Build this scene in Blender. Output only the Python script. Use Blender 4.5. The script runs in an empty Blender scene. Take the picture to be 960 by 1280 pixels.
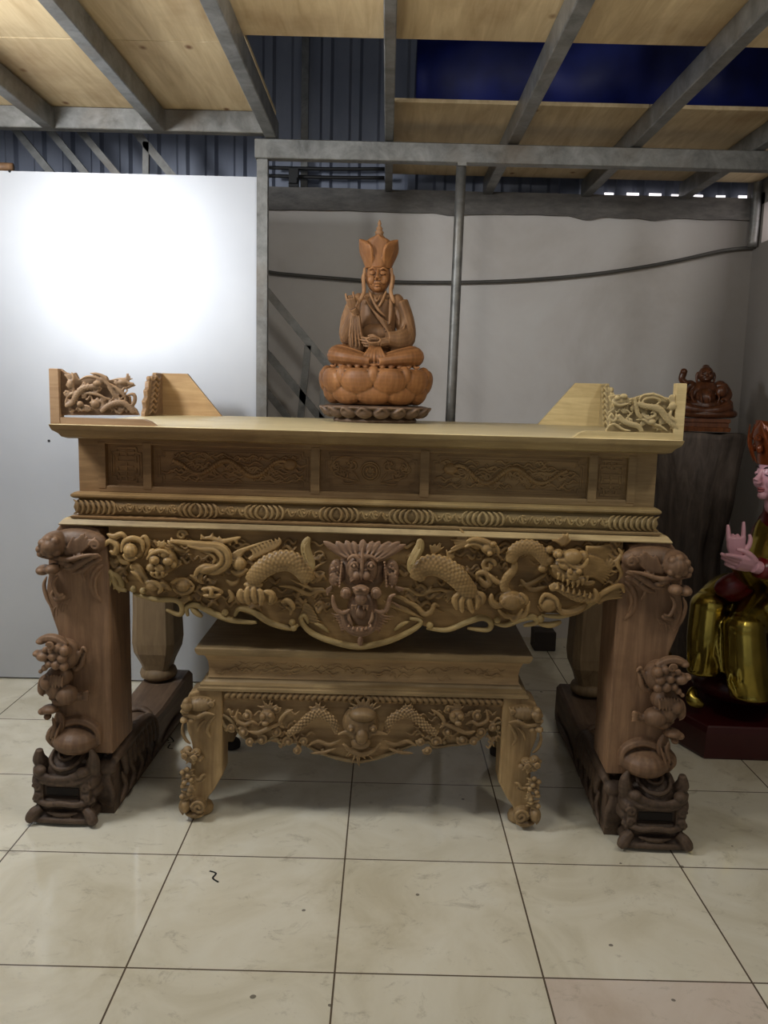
import bpy, bmesh, math, random
import numpy as np
from mathutils import Vector, Matrix, Euler, noise
random.seed(7)
C = bpy.context.scene.collection
PI = math.pi
R = math.radians
# ------------------------------------------------------------------ camera
F_PX, CAM_H, ROLL, PITCH = 1050.0, 1.65, R(1.4), R(8.13)
def make_camera():
    cam = bpy.data.cameras.new('camera')
    o = bpy.data.objects.new('camera', cam); C.objects.link(o)
    R0 = Vector((1, 0, 0)); U0 = Vector((0, math.sin(PITCH), math.cos(PITCH))); Fw = Vector((0, math.cos(PITCH), -math.sin(PITCH)))
    right = R0*math.cos(ROLL) + U0*math.sin(ROLL)
    up = U0*math.cos(ROLL) - R0*math.sin(ROLL)
    m = Matrix((right, up, -Fw)).transposed().to_4x4()
    m.translation = Vector((0, 0, CAM_H))
    o.matrix_world = m
    cam.sensor_fit = 'HORIZONTAL'; cam.sensor_width = 36
    cam.lens = F_PX/960*36; cam.clip_start = .05; cam.clip_end = 100
    bpy.context.scene.camera = o
make_camera()
def ray(x, y):
    dx, dy = x-480, y-640
    c, s = math.cos(ROLL), math.sin(ROLL)
    a = dx*c+dy*s; b = -dx*s+dy*c
    return Vector((a, F_PX*math.cos(PITCH)-b*math.sin(PITCH), -F_PX*math.sin(PITCH)-b*math.cos(PITCH)))
def atY(x, y, Y):
    r = ray(x, y); return Vector((0, 0, CAM_H)) + r*(Y/r.y)
def frame(O, deg):
    """measured point of the photo -> (x, z) on the plane y = ly of a thing standing at O turned by deg"""
    a = R(deg); ex = Vector((math.cos(a), math.sin(a), 0)); ey = Vector((-math.sin(a), math.cos(a), 0)); O = Vector((O[0], O[1], 0)); cc = Vector((0, 0, CAM_H))
    def loc(x, y, ly=0.0):
        r = ray(x, y); t = (ly-(cc-O).dot(ey))/r.dot(ey); p = cc+r*t-O
        return (p.dot(ex), p.z)
    return loc
# ------------------------------------------------------------------ materials
def srgb(r, g, b):
    f = lambda v: (v/255/12.92) if v/255 <= .04045 else ((v/255+.055)/1.055)**2.4
    return (f(r), f(g), f(b), 1)
class N:
    def __init__(s, name):
        s.m = bpy.data.materials.new(name); s.m.use_nodes = True; s.t = s.m.node_tree; s.t.nodes.clear()
        s.out = s.n('ShaderNodeOutputMaterial'); s.p = s.n('ShaderNodeBsdfPrincipled')
        s.l(s.p.outputs[0], s.out.inputs[0])
        s.tc = s.n('ShaderNodeTexCoord')
    def n(s, t, **k):
        x = s.t.nodes.new(t)
        for a, b in k.items(): setattr(x, a, b)
        return x
    def l(s, a, b): s.t.links.new(a, b)
    def mapping(s, scale=(1, 1, 1), loc=(0, 0, 0), rot=(0, 0, 0), src='Object'):
        m = s.n('ShaderNodeMapping'); m.inputs['Scale'].default_value = scale; m.inputs['Location'].default_value = loc; m.inputs['Rotation'].default_value = rot
        s.l(s.tc.outputs[src], m.inputs[0]); return m.outputs[0]
    def noise(s, vec, scale, detail=4, rough=.6, dist=0):
        x = s.n('ShaderNodeTexNoise'); x.inputs['Scale'].default_value = scale; x.inputs['Detail'].default_value = detail
        x.inputs['Roughness'].default_value = rough; x.inputs['Distortion'].default_value = dist
        s.l(vec, x.inputs['Vector']); return x.outputs['Fac']
    def ramp(s, fac, stops):
        x = s.n('ShaderNodeValToRGB'); e = x.color_ramp.elements
        while len(e) < len(stops): e.new(.5)
        for i, (p, c) in enumerate(stops): e[i].position = p; e[i].color = c if len(c) == 4 else (*c, 1)
        s.l(fac, x.inputs[0]); return x.outputs[0]
    def mix(s, fac, a, b, mode='MIX'):
        x = s.n('ShaderNodeMix', data_type='RGBA', blend_type=mode)
        for v, i in ((fac, 0), (a, 6), (b, 7)):
            if hasattr(v, 'links'): s.l(v, x.inputs[i])
            else: x.inputs[i].default_value = v
        return x.outputs[2]
    def math(s, op, a, b=0.0, c=None):
        x = s.n('ShaderNodeMath', operation=op)
        for v, i in ((a, 0), (b, 1)) + (((c, 2),) if c is not None else ()):
            if hasattr(v, 'links'): s.l(v, x.inputs[i])
            else: x.inputs[i].default_value = v
        return x.outputs[0]
    def sep(s, vec):
        x = s.n('ShaderNodeSeparateXYZ'); s.l(vec, x.inputs[0]); return x.outputs
    def bump(s, h, strength=.3, dist=.01):
        x = s.n('ShaderNodeBump'); x.inputs['Strength'].default_value = strength; x.inputs['Distance'].default_value = dist
        s.l(h, x.inputs['Height']); s.l(x.outputs[0], s.p.inputs['Normal'])
    def set(s, **k):
        for a, v in k.items():
            i = s.p.inputs[a.replace('_', ' ')]
            if hasattr(v, 'links'): s.l(v, i)
            else: i.default_value = v
        return s
BLK, WHT = (0, 0, 0, 1), (1, 1, 1, 1)
def wood(name, c1, c2, dark=.45, rough=.55, axis='x', scale=1.0, stain=0.35, bumps=.25, knots=False, crevice=0.0, xgrad=None):
    s = N(name)
    sc = {'x': (1.2, 14, 14), 'y': (14, 1.2, 14), 'z': (14, 14, 1.2)}[axis]
    v = s.mapping(tuple(q*scale for q in sc), src='Object')
    g = s.noise(v, 3.0, 6, .65, .6)
    col = s.ramp(g, [(.3, c1), (.52, tuple(.5*(a+b) for a, b in zip(c1, c2))), (.7, c2)])
    v2 = s.mapping((1, 1, 1)); big = s.noise(v2, 3.5*scale, 5, .6, .4)
    st = s.ramp(big, [(.38, (dark, dark*.93, dark*.86, 1)), (.62, WHT)])
    col = s.mix(stain, col, s.mix(1.0, col, st, 'MULTIPLY'))
    if xgrad:                                     # wood turns darker and redder towards the left end
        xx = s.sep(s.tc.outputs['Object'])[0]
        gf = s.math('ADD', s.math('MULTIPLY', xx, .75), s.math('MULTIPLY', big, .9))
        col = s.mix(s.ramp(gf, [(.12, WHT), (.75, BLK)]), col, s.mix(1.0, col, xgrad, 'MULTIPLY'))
    if crevice:                                   # painted shade darkens the hollows of the carving, worn ridges come out lighter
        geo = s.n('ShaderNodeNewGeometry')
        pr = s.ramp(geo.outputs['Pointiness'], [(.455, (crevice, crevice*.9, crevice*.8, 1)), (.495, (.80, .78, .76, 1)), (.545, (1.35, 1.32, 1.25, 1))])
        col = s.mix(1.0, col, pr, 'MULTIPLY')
    if knots:
        vk = s.mapping((1.5, 5, 5) if axis == 'x' else (5, 1.5, 5)); vo = s.n('ShaderNodeTexVoronoi'); vo.inputs['Scale'].default_value = 1.3; s.l(vk, vo.inputs['Vector'])
        col = s.mix(s.ramp(vo.outputs['Distance'], [(.05, WHT), (.13, BLK)]), col, tuple(q*.45 for q in c1[:3])+(1,))
    s.set(Base_Color=col, Roughness=rough, Specular_IOR_Level=.35)
    s.bump(g, bumps, .004)
    return s.m
def plain(name, c, rough=.5, metal=0, var=.15, nscale=6, bumps=.1, **k):
    s = N(name); v = s.mapping(); g = s.noise(v, nscale, 5, .6)
    lo = tuple(q*(1-var) for q in c[:3])+(1,); hi = tuple(min(1, q*(1+var)) for q in c[:3])+(1,)
    s.set(Base_Color=s.ramp(g, [(.35, lo), (.65, hi)]), Roughness=rough, Metallic=metal, **k)
    if bumps: s.bump(g, bumps, .004)
    return s.m
M = {}
M['top'] = wood('pale_wood', srgb(193, 176, 134), srgb(225, 210, 168), .75, .42, 'x', bumps=.1, stain=.3)
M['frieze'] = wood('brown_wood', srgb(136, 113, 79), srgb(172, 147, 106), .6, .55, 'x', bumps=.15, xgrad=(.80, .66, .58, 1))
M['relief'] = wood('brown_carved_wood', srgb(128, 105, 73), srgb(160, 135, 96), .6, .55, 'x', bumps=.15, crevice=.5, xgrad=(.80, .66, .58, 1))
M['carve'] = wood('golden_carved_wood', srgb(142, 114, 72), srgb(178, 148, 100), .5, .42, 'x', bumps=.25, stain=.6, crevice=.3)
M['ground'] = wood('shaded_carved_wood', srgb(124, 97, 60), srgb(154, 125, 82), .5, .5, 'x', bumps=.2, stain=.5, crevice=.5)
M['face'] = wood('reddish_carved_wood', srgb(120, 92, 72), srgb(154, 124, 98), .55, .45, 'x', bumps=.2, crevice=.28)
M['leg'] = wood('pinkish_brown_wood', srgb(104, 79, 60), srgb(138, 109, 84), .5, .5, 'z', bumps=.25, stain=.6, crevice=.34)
M['rear'] = wood('dull_brown_wood', srgb(112, 92, 68), srgb(140, 118, 88), .5, .55, 'z', bumps=.2)
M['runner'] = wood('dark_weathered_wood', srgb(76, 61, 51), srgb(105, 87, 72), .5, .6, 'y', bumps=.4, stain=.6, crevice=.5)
M['stool'] = wood('stool_wood', srgb(142, 118, 82), srgb(170, 146, 106), .45, .45, 'x', bumps=.2, stain=.6)
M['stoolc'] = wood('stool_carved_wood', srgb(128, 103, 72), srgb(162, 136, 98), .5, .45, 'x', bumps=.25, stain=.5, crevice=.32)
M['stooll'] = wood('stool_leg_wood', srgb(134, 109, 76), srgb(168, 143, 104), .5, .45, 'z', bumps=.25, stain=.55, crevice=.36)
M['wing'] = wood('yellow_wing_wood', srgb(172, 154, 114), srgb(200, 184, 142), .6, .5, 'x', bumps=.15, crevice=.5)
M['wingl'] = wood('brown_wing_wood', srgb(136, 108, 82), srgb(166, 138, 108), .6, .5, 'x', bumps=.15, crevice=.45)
M['backl'] = wood('tan_board_wood', srgb(166, 132, 90), srgb(194, 162, 116), .6, .5, 'x', bumps=.15)
M['rim'] = wood('bright_wood_edge', srgb(162, 136, 88), srgb(192, 168, 116), .55, .48, 'x', bumps=.15, stain=.6)
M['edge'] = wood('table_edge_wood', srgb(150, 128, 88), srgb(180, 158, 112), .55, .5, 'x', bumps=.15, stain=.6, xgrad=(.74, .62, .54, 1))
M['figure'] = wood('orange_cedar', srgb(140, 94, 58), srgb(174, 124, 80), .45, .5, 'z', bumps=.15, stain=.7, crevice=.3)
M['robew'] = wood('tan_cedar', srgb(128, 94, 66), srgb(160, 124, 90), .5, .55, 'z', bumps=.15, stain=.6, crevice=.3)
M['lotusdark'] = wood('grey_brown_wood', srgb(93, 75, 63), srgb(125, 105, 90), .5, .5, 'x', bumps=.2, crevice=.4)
M['stump'] = wood('charred_wood', srgb(66, 58, 53), srgb(114, 101, 92), .4, .75, 'z', .5, bumps=.9, stain=.7)
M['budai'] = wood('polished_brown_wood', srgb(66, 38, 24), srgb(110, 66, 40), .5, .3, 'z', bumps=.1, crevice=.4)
M['skin'] = plain('painted_pink_skin', srgb(206, 156, 168), .3, 0, .04, 3, 0)
M['gold'] = plain('gold_leaf', (.34, .26, .055, 1), .27, 1.0, .25, 5, .12)
M['amber'] = plain('amber_lacquer', srgb(112, 54, 24), .28, .25, .3, 14, .15)
M['redcloth'] = plain('dark_red_lacquer', srgb(96, 14, 18), .3, 0, .2, 8, .1)
M['redbase'] = plain('maroon_plinth_paint', srgb(64, 16, 18), .3, 0, .15, 4, .05)
M['tarp'] = plain('blue_tarpaulin', srgb(14, 26, 92), .5, 0, .8, 1.4, .6)
M['cable'] = plain('grey_cable', srgb(80, 78, 74), .6)
M['black'] = plain('black_metal', srgb(26, 26, 28), .6)
M['darkblock'] = plain('dark_block_wood', srgb(44, 36, 32), .7)
M['lips'] = plain('red_lip_paint', srgb(158, 88, 92), .4, 0, .03, 4, 0)
M['slope'] = wood('stained_pale_wood', srgb(150, 126, 86), srgb(206, 184, 136), .45, .5, 'x', .7, stain=.9, bumps=.15)
M['deep'] = plain('hollow_shade_wood', srgb(34, 27, 23), .8)  # near-black tone standing in for shade inside the carved mouth
M['hair'] = plain('dark_painted_brow', srgb(30, 22, 26), .5, 0, .03, 4, 0)
def mat_steel():
    s = N('galvanised_steel'); v = s.mapping((1, 1, 1)); a = s.noise(v, 9, 6, .7, .5); b = s.noise(v, 2.5, 4)
    col = s.ramp(a, [(.3, srgb(92, 92, 90)), (.7, srgb(142, 142, 140))])
    col = s.mix(s.ramp(b, [(.5, BLK), (.72, (.5, .5, .5, 1))]), col, srgb(112, 98, 82))
    s.set(Base_Color=col, Roughness=.45, Metallic=.55); s.bump(a, .15, .003); return s.m
M['steel'] = mat_steel()
def mat_ply():
    s = N('pine_plywood'); v = s.mapping((9, .9, 9)); g = s.noise(v, 2.2, 5, .6, .8)
    col = s.ramp(g, [(.3, srgb(182, 158, 120)), (.7, srgb(214, 194, 156))])
    vk = s.mapping((2.2, 1.5, 1)); vo = s.n('ShaderNodeTexVoronoi'); vo.inputs['Scale'].default_value = 2.6; s.l(vk, vo.inputs['Vector'])
    col = s.mix(s.ramp(vo.outputs['Distance'], [(.04, WHT), (.12, BLK)]), col, srgb(116, 78, 44))
    vb = s.mapping(); b = s.noise(vb, 1.6, 5); col = s.mix(s.ramp(b, [(.52, BLK), (.75, (.6, .6, .6, 1))]), col, srgb(132, 98, 62))
    s.set(Base_Color=col, Roughness=.65); s.bump(g, .1, .003); return s.m
M['ply'] = mat_ply()
def mat_wall():
    s = N('painted_plaster'); v = s.mapping(); a = s.noise(v, 1.1, 6, .65, .4); b = s.noise(v, 14, 5)
    col = s.ramp(a, [(.3, srgb(192, 186, 180)), (.5, srgb(208, 203, 199)), (.7, srgb(216, 213, 210))])
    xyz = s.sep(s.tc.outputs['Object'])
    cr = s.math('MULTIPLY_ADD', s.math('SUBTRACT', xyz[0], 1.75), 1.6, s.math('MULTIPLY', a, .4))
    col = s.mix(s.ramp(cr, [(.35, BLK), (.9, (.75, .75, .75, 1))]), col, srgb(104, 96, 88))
    s.set(Base_Color=col, Roughness=.8); s.bump(b, .1, .004); return s.m
M['wall'] = mat_wall()
def mat_concrete():
    s = N('bare_concrete'); v = s.mapping((1, 1, 3)); a = s.noise(v, 7, 7, .7)
    s.set(Base_Color=s.ramp(a, [(.3, srgb(84, 82, 80)), (.7, srgb(122, 118, 114))]), Roughness=.9); s.bump(a, .5, .01); return s.m
M['concrete'] = mat_concrete()
def mat_corr():
    s = N('blue_grey_sheet_metal'); v = s.mapping((1, 1, .4)); a = s.noise(v, 3, 5)
    s.set(Base_Color=s.ramp(a, [(.3, srgb(116, 122, 138)), (.7, srgb(146, 152, 168))]), Roughness=.5, Metallic=.3); return s.m
M['corr'] = mat_corr()
def mat_panel():
    s = N('white_foil_panel'); v = s.mapping((1, 1, 1)); a = s.noise(v, 1.4, 4, .5); f = s.noise(v, 260, 2)
    s.set(Base_Color=s.ramp(a, [(.3, srgb(182, 185, 192)), (.7, srgb(196, 199, 205))]), Roughness=.45, Metallic=.5); s.bump(f, .06, .001); return s.m
M['panel'] = mat_panel()
def mat_floor():
    s = N('polished_cream_tiles'); xyz = s.sep(s.tc.outputs['Object'])
    PX, PY, X0, Y0, W = .5985, .5925, -.109, 2.195, .0028
    fx = s.math('DIVIDE', s.math('SUBTRACT', xyz[0], X0), PX); fy = s.math('DIVIDE', s.math('SUBTRACT', xyz[1], Y0), PY)
    dx = s.math('MULTIPLY', s.math('ABSOLUTE', s.math('SUBTRACT', fx, s.math('ROUND', fx))), PX)
    dy = s.math('MULTIPLY', s.math('ABSOLUTE', s.math('SUBTRACT', fy, s.math('ROUND', fy))), PY)
    g = s.math('LESS_THAN', s.math('MINIMUM', dx, dy), W)
    v = s.mapping(); a = s.noise(v, 2.2, 7, .6, 1.2); b = s.noise(v, 7, 6, .7)
    col = s.ramp(a, [(.3, srgb(208, 200, 176)), (.5, srgb(226, 220, 200)), (.7, srgb(236, 232, 216))])
    cell = s.n('ShaderNodeTexWhiteNoise', noise_dimensions='2D'); cv = s.n('ShaderNodeCombineXYZ')
    s.l(s.math('FLOOR', fx), cv.inputs[0]); s.l(s.math('FLOOR', fy), cv.inputs[1]); s.l(cv.outputs[0], cell.inputs['Vector'])
    col = s.mix(.5, col, s.mix(1.0, col, s.ramp(cell.outputs['Value'], [(0, (.86, .86, .86, 1)), (1, WHT)]), 'MULTIPLY'))
    px = s.math('COMPARE', s.math('FLOOR', fx), 1.0, .1); py = s.math('COMPARE', s.math('FLOOR', fy), -1.0, .1)
    col = s.mix(s.math('MULTIPLY', s.math('MULTIPLY', px, py), .28), col, srgb(206, 168, 172))
    vo = s.n('ShaderNodeTexVoronoi'); vo.inputs['Scale'].default_value = 6.0; s.l(s.mapping(), vo.inputs['Vector'])
    spot = s.math('LESS_THAN', s.math('ADD', vo.outputs['Distance'], s.math('MULTIPLY', b, .10)), .095)
    col = s.mix(s.math('MULTIPLY', spot, .75), col, srgb(70, 62, 54))
    sm = s.ramp(s.noise(s.mapping((1, 1.3, 1)), 8, 9, .8, .6), [(.56, BLK), (.70, (.55, .55, .55, 1))])
    col = s.mix(sm, col, srgb(140, 128, 108))
    col = s.mix(g, col, srgb(96, 84, 70))
    rr = s.ramp(s.noise(s.mapping(), 3, 6, .7), [(.35, (.06, .06, .06, 1)), (.75, (.2, .2, .2, 1))])
    s.set(Base_Color=col, Roughness=rr, Specular_IOR_Level=.5); s.bump(s.math('SUBTRACT', 1.0, g), .3, .002); return s.m
M['floor'] = mat_floor()
def mat_emit(name, c, st):
    s = N(name); s.set(Base_Color=(0, 0, 0, 1), Emission_Color=c, Emission_Strength=st); return s.m
M['sky'] = mat_emit('daylight_outside', (1, .93, .95, 1), 2.2)
M['dark'] = plain('dark_roof', srgb(30, 32, 40), .9)
# ------------------------------------------------------------------ mesh toolkit
def crom(pts, k=5):
    pts = [Vector(p) for p in pts]
    if len(pts) < 3: return [pts[0].lerp(pts[-1], i/4) for i in range(5)]
    P = [2*pts[0]-pts[1]] + pts + [2*pts[-1]-pts[-2]]; out = []
    for i in range(1, len(P)-2):
        a, b, c, d = P[i-1:i+3]
        for j in range(k):
            t = j/k
            out.append(.5*((2*b)+(c-a)*t+(2*a-5*b+4*c-d)*t*t+(3*b-a-3*c+d)*t**3))
    out.append(pts[-1]); return out
class MB:
    def __init__(s): s.v = []; s.f = []
    def add(s, vs, fs, mtx=None):
        o = len(s.v); s.v += [tuple(mtx @ Vector(p)) if mtx else tuple(p) for p in vs]; s.f += [tuple(i+o for i in f) for f in fs]; return s
    def box(s, x0, x1, y0, y1, z0, z1, mtx=None, ch=0):
        if ch:
            return s.rings([(0, z0, -ch), (0, z0+ch, 0), (0, z1-ch, 0), (0, z1, -ch)], x0, x1, y0, y1, mtx)
        vs = [(x, y, z) for z in (z0, z1) for (x, y) in ((x0, y0), (x1, y0), (x1, y1), (x0, y1))]
        return s.add(vs, [(3, 2, 1, 0), (4, 5, 6, 7), (0, 1, 5, 4), (1, 2, 6, 5), (2, 3, 7, 6), (3, 0, 4, 7)], mtx)
    def rings(s, prof, x0, x1, y0, y1, mtx=None, back=True):
        """stacked rectangle outline; prof = [(_, z, outward offset)] from the bottom up"""
        vs = []; n = len(prof)
        for (_, z, o) in prof:
            ob = o if back else 0
            vs += [(x0-o, y0-o, z), (x1+o, y0-o, z), (x1+o, y1+ob, z), (x0-o, y1+ob, z)]
        fs = [(3, 2, 1, 0), tuple(4*(n-1)+i for i in range(4))]
        for k in range(n-1):
            for i in range(4): fs.append((4*k+i, 4*k+(i+1) % 4, 4*k+4+(i+1) % 4, 4*k+4+i))
        return s.add(vs, fs, mtx)
    def prism(s, poly, y0, y1, bevel=0):
        """outline in x-z, thick in y, front edge optionally bevelled"""
        n = len(poly); A = sum(poly[i][0]*poly[(i+1) % n][1]-poly[(i+1) % n][0]*poly[i][1] for i in range(n))
        if A < 0: poly = poly[::-1]
        vs = [(x, y0, z) for x, z in poly] + [(x, y1, z) for x, z in poly]
        fs = [tuple(range(n)), tuple(range(2*n-1, n-1, -1))] + [((i+1) % n, i, n+i, n+(i+1) % n) for i in range(n)]
        return s.add(vs, fs)
    def tube(s, pts, r, flat=1.0, seg=8, up=(0, 1, 0), taper='both', k=5, tip=.25, radii=None):
        c = crom(pts, k); m = len(c); up = Vector(up); vs = []
        for i, p in enumerate(c):
            t = i/(m-1)
            if radii:
                u = t*(len(radii)-1); a = min(int(u), len(radii)-2); rr = radii[a]+(radii[a+1]-radii[a])*(u-a)
            else:
                q = {'both': math.sin(PI*t)**.6, 'end': (1-t)**.7, 'start': t**.7, 'none': 1.0}[taper]
                rr = r*(tip+(1-tip)*q)
            T = (c[min(i+1, m-1)]-c[max(i-1, 0)])
            if T.length < 1e-9: T = Vector((0, 0, 1))
            T.normalize(); S = T.cross(up)
            if S.length < .15: S = T.cross(Vector((1, 0, 0)) if abs(T.x) < .8 else Vector((0, 0, 1)))
            S.normalize(); Nn = S.cross(T)
            for j in range(seg):
                a = 2*PI*j/seg; vs.append(p+S*rr*math.cos(a)+Nn*rr*flat*math.sin(a))
        fs = [tuple(range(seg-1, -1, -1)), tuple((m-1)*seg+j for j in range(seg))]
        for i in range(m-1):
            for j in range(seg): fs.append((i*seg+j, i*seg+(j+1) % seg, (i+1)*seg+(j+1) % seg, (i+1)*seg+j))
        return s.add(vs, fs)
    def blob(s, c, r, rot=None, u=10, w=7):
        if not hasattr(r, '__len__'): r = (r, r, r)
        if max(r) > .028 and (u, w) == (10, 7): u, w = 22, 14
        vs = []; m = Matrix.Translation(Vector(c)) @ (Euler(rot).to_matrix().to_4x4() if rot else Matrix.Identity(4))
        vs.append((0, 0, r[2]))
        for i in range(1, w):
            a = PI*i/w
            for j in range(u):
                b = 2*PI*j/u; vs.append((r[0]*math.sin(a)*math.cos(b), r[1]*math.sin(a)*math.sin(b), r[2]*math.cos(a)))
        vs.append((0, 0, -r[2])); e = len(vs)-1; fs = []
        for j in range(u): fs.append((0, 1+j, 1+(j+1) % u)); fs.append((e, e-u+(j+1) % u, e-u+j))
        for i in range(w-2):
            for j in range(u): fs.append((1+i*u+j, 1+(i+1)*u+j, 1+(i+1)*u+(j+1) % u, 1+i*u+(j+1) % u))
        return s.add(vs, fs, m)
    def lathe(s, prof, c=(0, 0, 0), seg=32, fn=None):
        vs = []
        for r, z in prof:
            for j in range(seg):
                a = 2*PI*j/seg; q = r*(fn(a, z) if fn else 1); vs.append((c[0]+q*math.cos(a), c[1]+q*math.sin(a), c[2]+z))
        n = len(prof); fs = [tuple(range(seg-1, -1, -1)), tuple((n-1)*seg+j for j in range(seg))]
        for i in range(n-1):
            for j in range(seg): fs.append((i*seg+j, i*seg+(j+1) % seg, (i+1)*seg+(j+1) % seg, (i+1)*seg+j))
        return s.add(vs, fs)
    def spiral(s, c, r, turns=1.5, w=.01, h=0, sgn=1, a0=0, flat=.8):
        pts = [(c[0]+sgn*r*(1-t*.85)*math.cos(a0+t*turns*2*PI), c[1]-h-.3*w*t, c[2]+r*(1-t*.85)*math.sin(a0+t*turns*2*PI)) for t in [i/14 for i in range(15)]]
        return s.tube(pts, w, flat, 6, taper='none', k=2)
    def sc(s, x=1, y=1, z=1): s.v = [(a*x, b*y, c*z) for a, b, c in s.v]; return s
    def lift(s, z0=.22, k=1.13): s.v = [(a, b, z0+(c-z0)*k) for a, b, c in s.v]; return s
    def mirror(s):
        o = MB(); o.v = [(-x, y, z) for x, y, z in s.v]; o.f = [f[::-1] for f in s.f]; return o
    def build(s, name, mat, parent=None, voxel=0, smooth=True, auto=False, sub=0, sm=0, loc=None):
        me = bpy.data.meshes.new(name); me.from_pydata(s.v, [], s.f); me.update()
        bm = bmesh.new(); bm.from_mesh(me); bmesh.ops.recalc_face_normals(bm, faces=bm.faces); bm.to_mesh(me); bm.free()
        o = bpy.data.objects.new(name, me); C.objects.link(o)
        if voxel or sub:
            if voxel:
                m = o.modifiers.new('r', 'REMESH'); m.mode = 'VOXEL'; m.voxel_size = voxel
                if sm:
                    m = o.modifiers.new('s', 'SMOOTH'); m.factor = .5; m.iterations = sm
            if sub: o.modifiers.new('u', 'SUBSURF').render_levels = sub; o.modifiers['u'].levels = sub
            dg = bpy.context.evaluated_depsgraph_get(); dg.update()
            nm = bpy.data.meshes.new_from_object(o.evaluated_get(dg)); o.modifiers.clear(); o.data = nm; bpy.data.meshes.remove(me); me = nm; me.name = name
        me.materials.clear(); me.materials.append(mat)
        if auto:
            bm = bmesh.new(); bm.from_mesh(me)
            for f in bm.faces: f.smooth = True
            for e in bm.edges:
                if len(e.link_faces) == 2 and e.calc_face_angle(0) > R(35): e.smooth = False
            bm.to_mesh(me); bm.free()
        else:
            me.polygons.foreach_set('use_smooth', [smooth]*len(me.polygons))
        if parent: o.parent = parent
        if loc: o.location = loc
        return o
def tag(o, label, cat, group=None, kind=None):
    o['label'] = label; o['category'] = cat
    if group: o['group'] = group
    if kind: o['kind'] = kind
    return o
def thing(name, label, cat, loc=(0, 0, 0), rz=0, group=None):
    o = bpy.data.objects.new(name, None); C.objects.link(o); o.empty_display_size = .05
    o.location = loc; o.rotation_euler = (0, 0, rz); return tag(o, label, cat, group)
def struct(o): o['kind'] = 'structure'; return o
def dup(o, parent=None):
    c = o.copy(); C.objects.link(c)
    if parent: c.parent = parent
    for ch in list(o.children): dup(ch, c)
    return c
class Relief(MB):
    """carving drawn on a front plane; measured points (crop origin + scale) become metres of the thing"""
    def __init__(s, loc, y0, org=(0, 0), sc=1.0, unit=.00286, gain=1.0):
        super().__init__(); s.gain = gain; s.loc, s.y0, s.org, s.sc, s.unit = loc, y0, org, sc, unit
    def at(s, x, y, h=0):
        a, b = s.loc(s.org[0]+x*s.sc, s.org[1]+y*s.sc, s.y0); return Vector((a, s.y0-h, b))
    def m(s, w): return w*s.sc*s.unit
    def t(s, pts, w, h=.01, flat=.9, taper='both', h1=None, seg=7, k=4, tip=.25, radii=None):
        n = len(pts); h1 = h if h1 is None else h1; w = w*s.gain
        return s.tube([s.at(x, y, h+(h1-h)*i/(n-1)) for i, (x, y) in enumerate(pts)], s.m(w), flat, seg, taper=taper, k=k, tip=tip, radii=[s.m(q) for q in radii] if radii else None)
    def b(s, x, y, rx, rz=None, h=.01, ry=None, rot=0):
        rz = rz or rx; return s.blob(s.at(x, y, h), (s.m(rx), s.m(ry or min(rx, rz)), s.m(rz)), (0, rot, 0) if rot else None)
    def sp(s, x, y, r, turns=1.4, w=4, h=.01, sgn=1, a0=0):
        p = s.at(x, y, h); return s.spiral(p, s.m(r), turns, s.m(w), 0, sgn, a0)
    def scales(s, pts, w, h=.03, n=None, k=6, rows=4):
        """scaly dragon body: a thick tube with staggered overlapping scales"""
        s.t(pts, w*.92, h, .8, 'both', tip=.55, k=5)
        c = crom([Vector((x, y, 0)) for x, y in pts], k); m = len(c)
        for i in range(0, m):
            t = i/(m-1); q = .55+.45*math.sin(PI*t)**.6; T = (c[min(i+1, m-1)]-c[max(0, i-1)]).normalized(); S = Vector((-T.y, T.x, 0))
            for j in range(rows):
                a = ((j+(.5 if i % 2 else 0))/rows-.5)*2.3
                p = c[i]+S*math.sin(a)*w*q
                s.b(p.x, p.y, w*.30, w*.30, h+s.m(w)*.72*q*math.cos(a), w*.22)
    def fan(s, x, y, a0, a1, n, l0, l1, w, h=.015, bend=.3, h1=None):
        """tufts of hair or flames spreading from a point (angles in degrees, 90 = up)"""
        for i in range(n):
            a = R(a0+(a1-a0)*i/max(1, n-1)); L = l0+(l1-l0)*random.random()
            q = a+bend*(1 if i % 2 else .4)
            s.t([(x, y), (x+L*.5*math.cos(a), y-L*.5*math.sin(a)), (x+L*.5*math.cos(a)+L*.5*math.cos(q), y-L*.5*math.sin(a)-L*.5*math.sin(q))], w, h, .8, 'end', h1=h if h1 is None else h1)
# ------------------------------------------------------------------ setting
struct(MB().box(-4.2, 2.6, -3.5, 6.2, -.12, 0).build('floor', M['floor'], smooth=False))
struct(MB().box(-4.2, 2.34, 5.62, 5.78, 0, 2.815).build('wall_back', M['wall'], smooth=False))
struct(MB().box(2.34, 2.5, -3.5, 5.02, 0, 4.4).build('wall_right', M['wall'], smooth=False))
w = MB().box(2.34, 2.5, 5.02, 5.78, 0, 2.64).box(2.34, 2.5, 5.50, 5.78, 2.64, 2.95).box(2.34, 2.5, 5.02, 5.78, 2.88, 4.4)
struct(w.build('wall_right.001', M['wall'], smooth=False))
struct(MB().box(-4.35, -4.2, -3.5, 6.2, 0, 5.2).build('wall_left', M['wall'], smooth=False))
win = MB().box(2.44, 2.46, 5.02, 5.50, 2.64, 2.88).build('window_1', M['sky'], smooth=False); struct(win)
struct(MB().box(-4.3, 2.6, 2.5, 7.0, 5.2, 5.3).build('ceiling', M['dark'], smooth=False))
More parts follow.
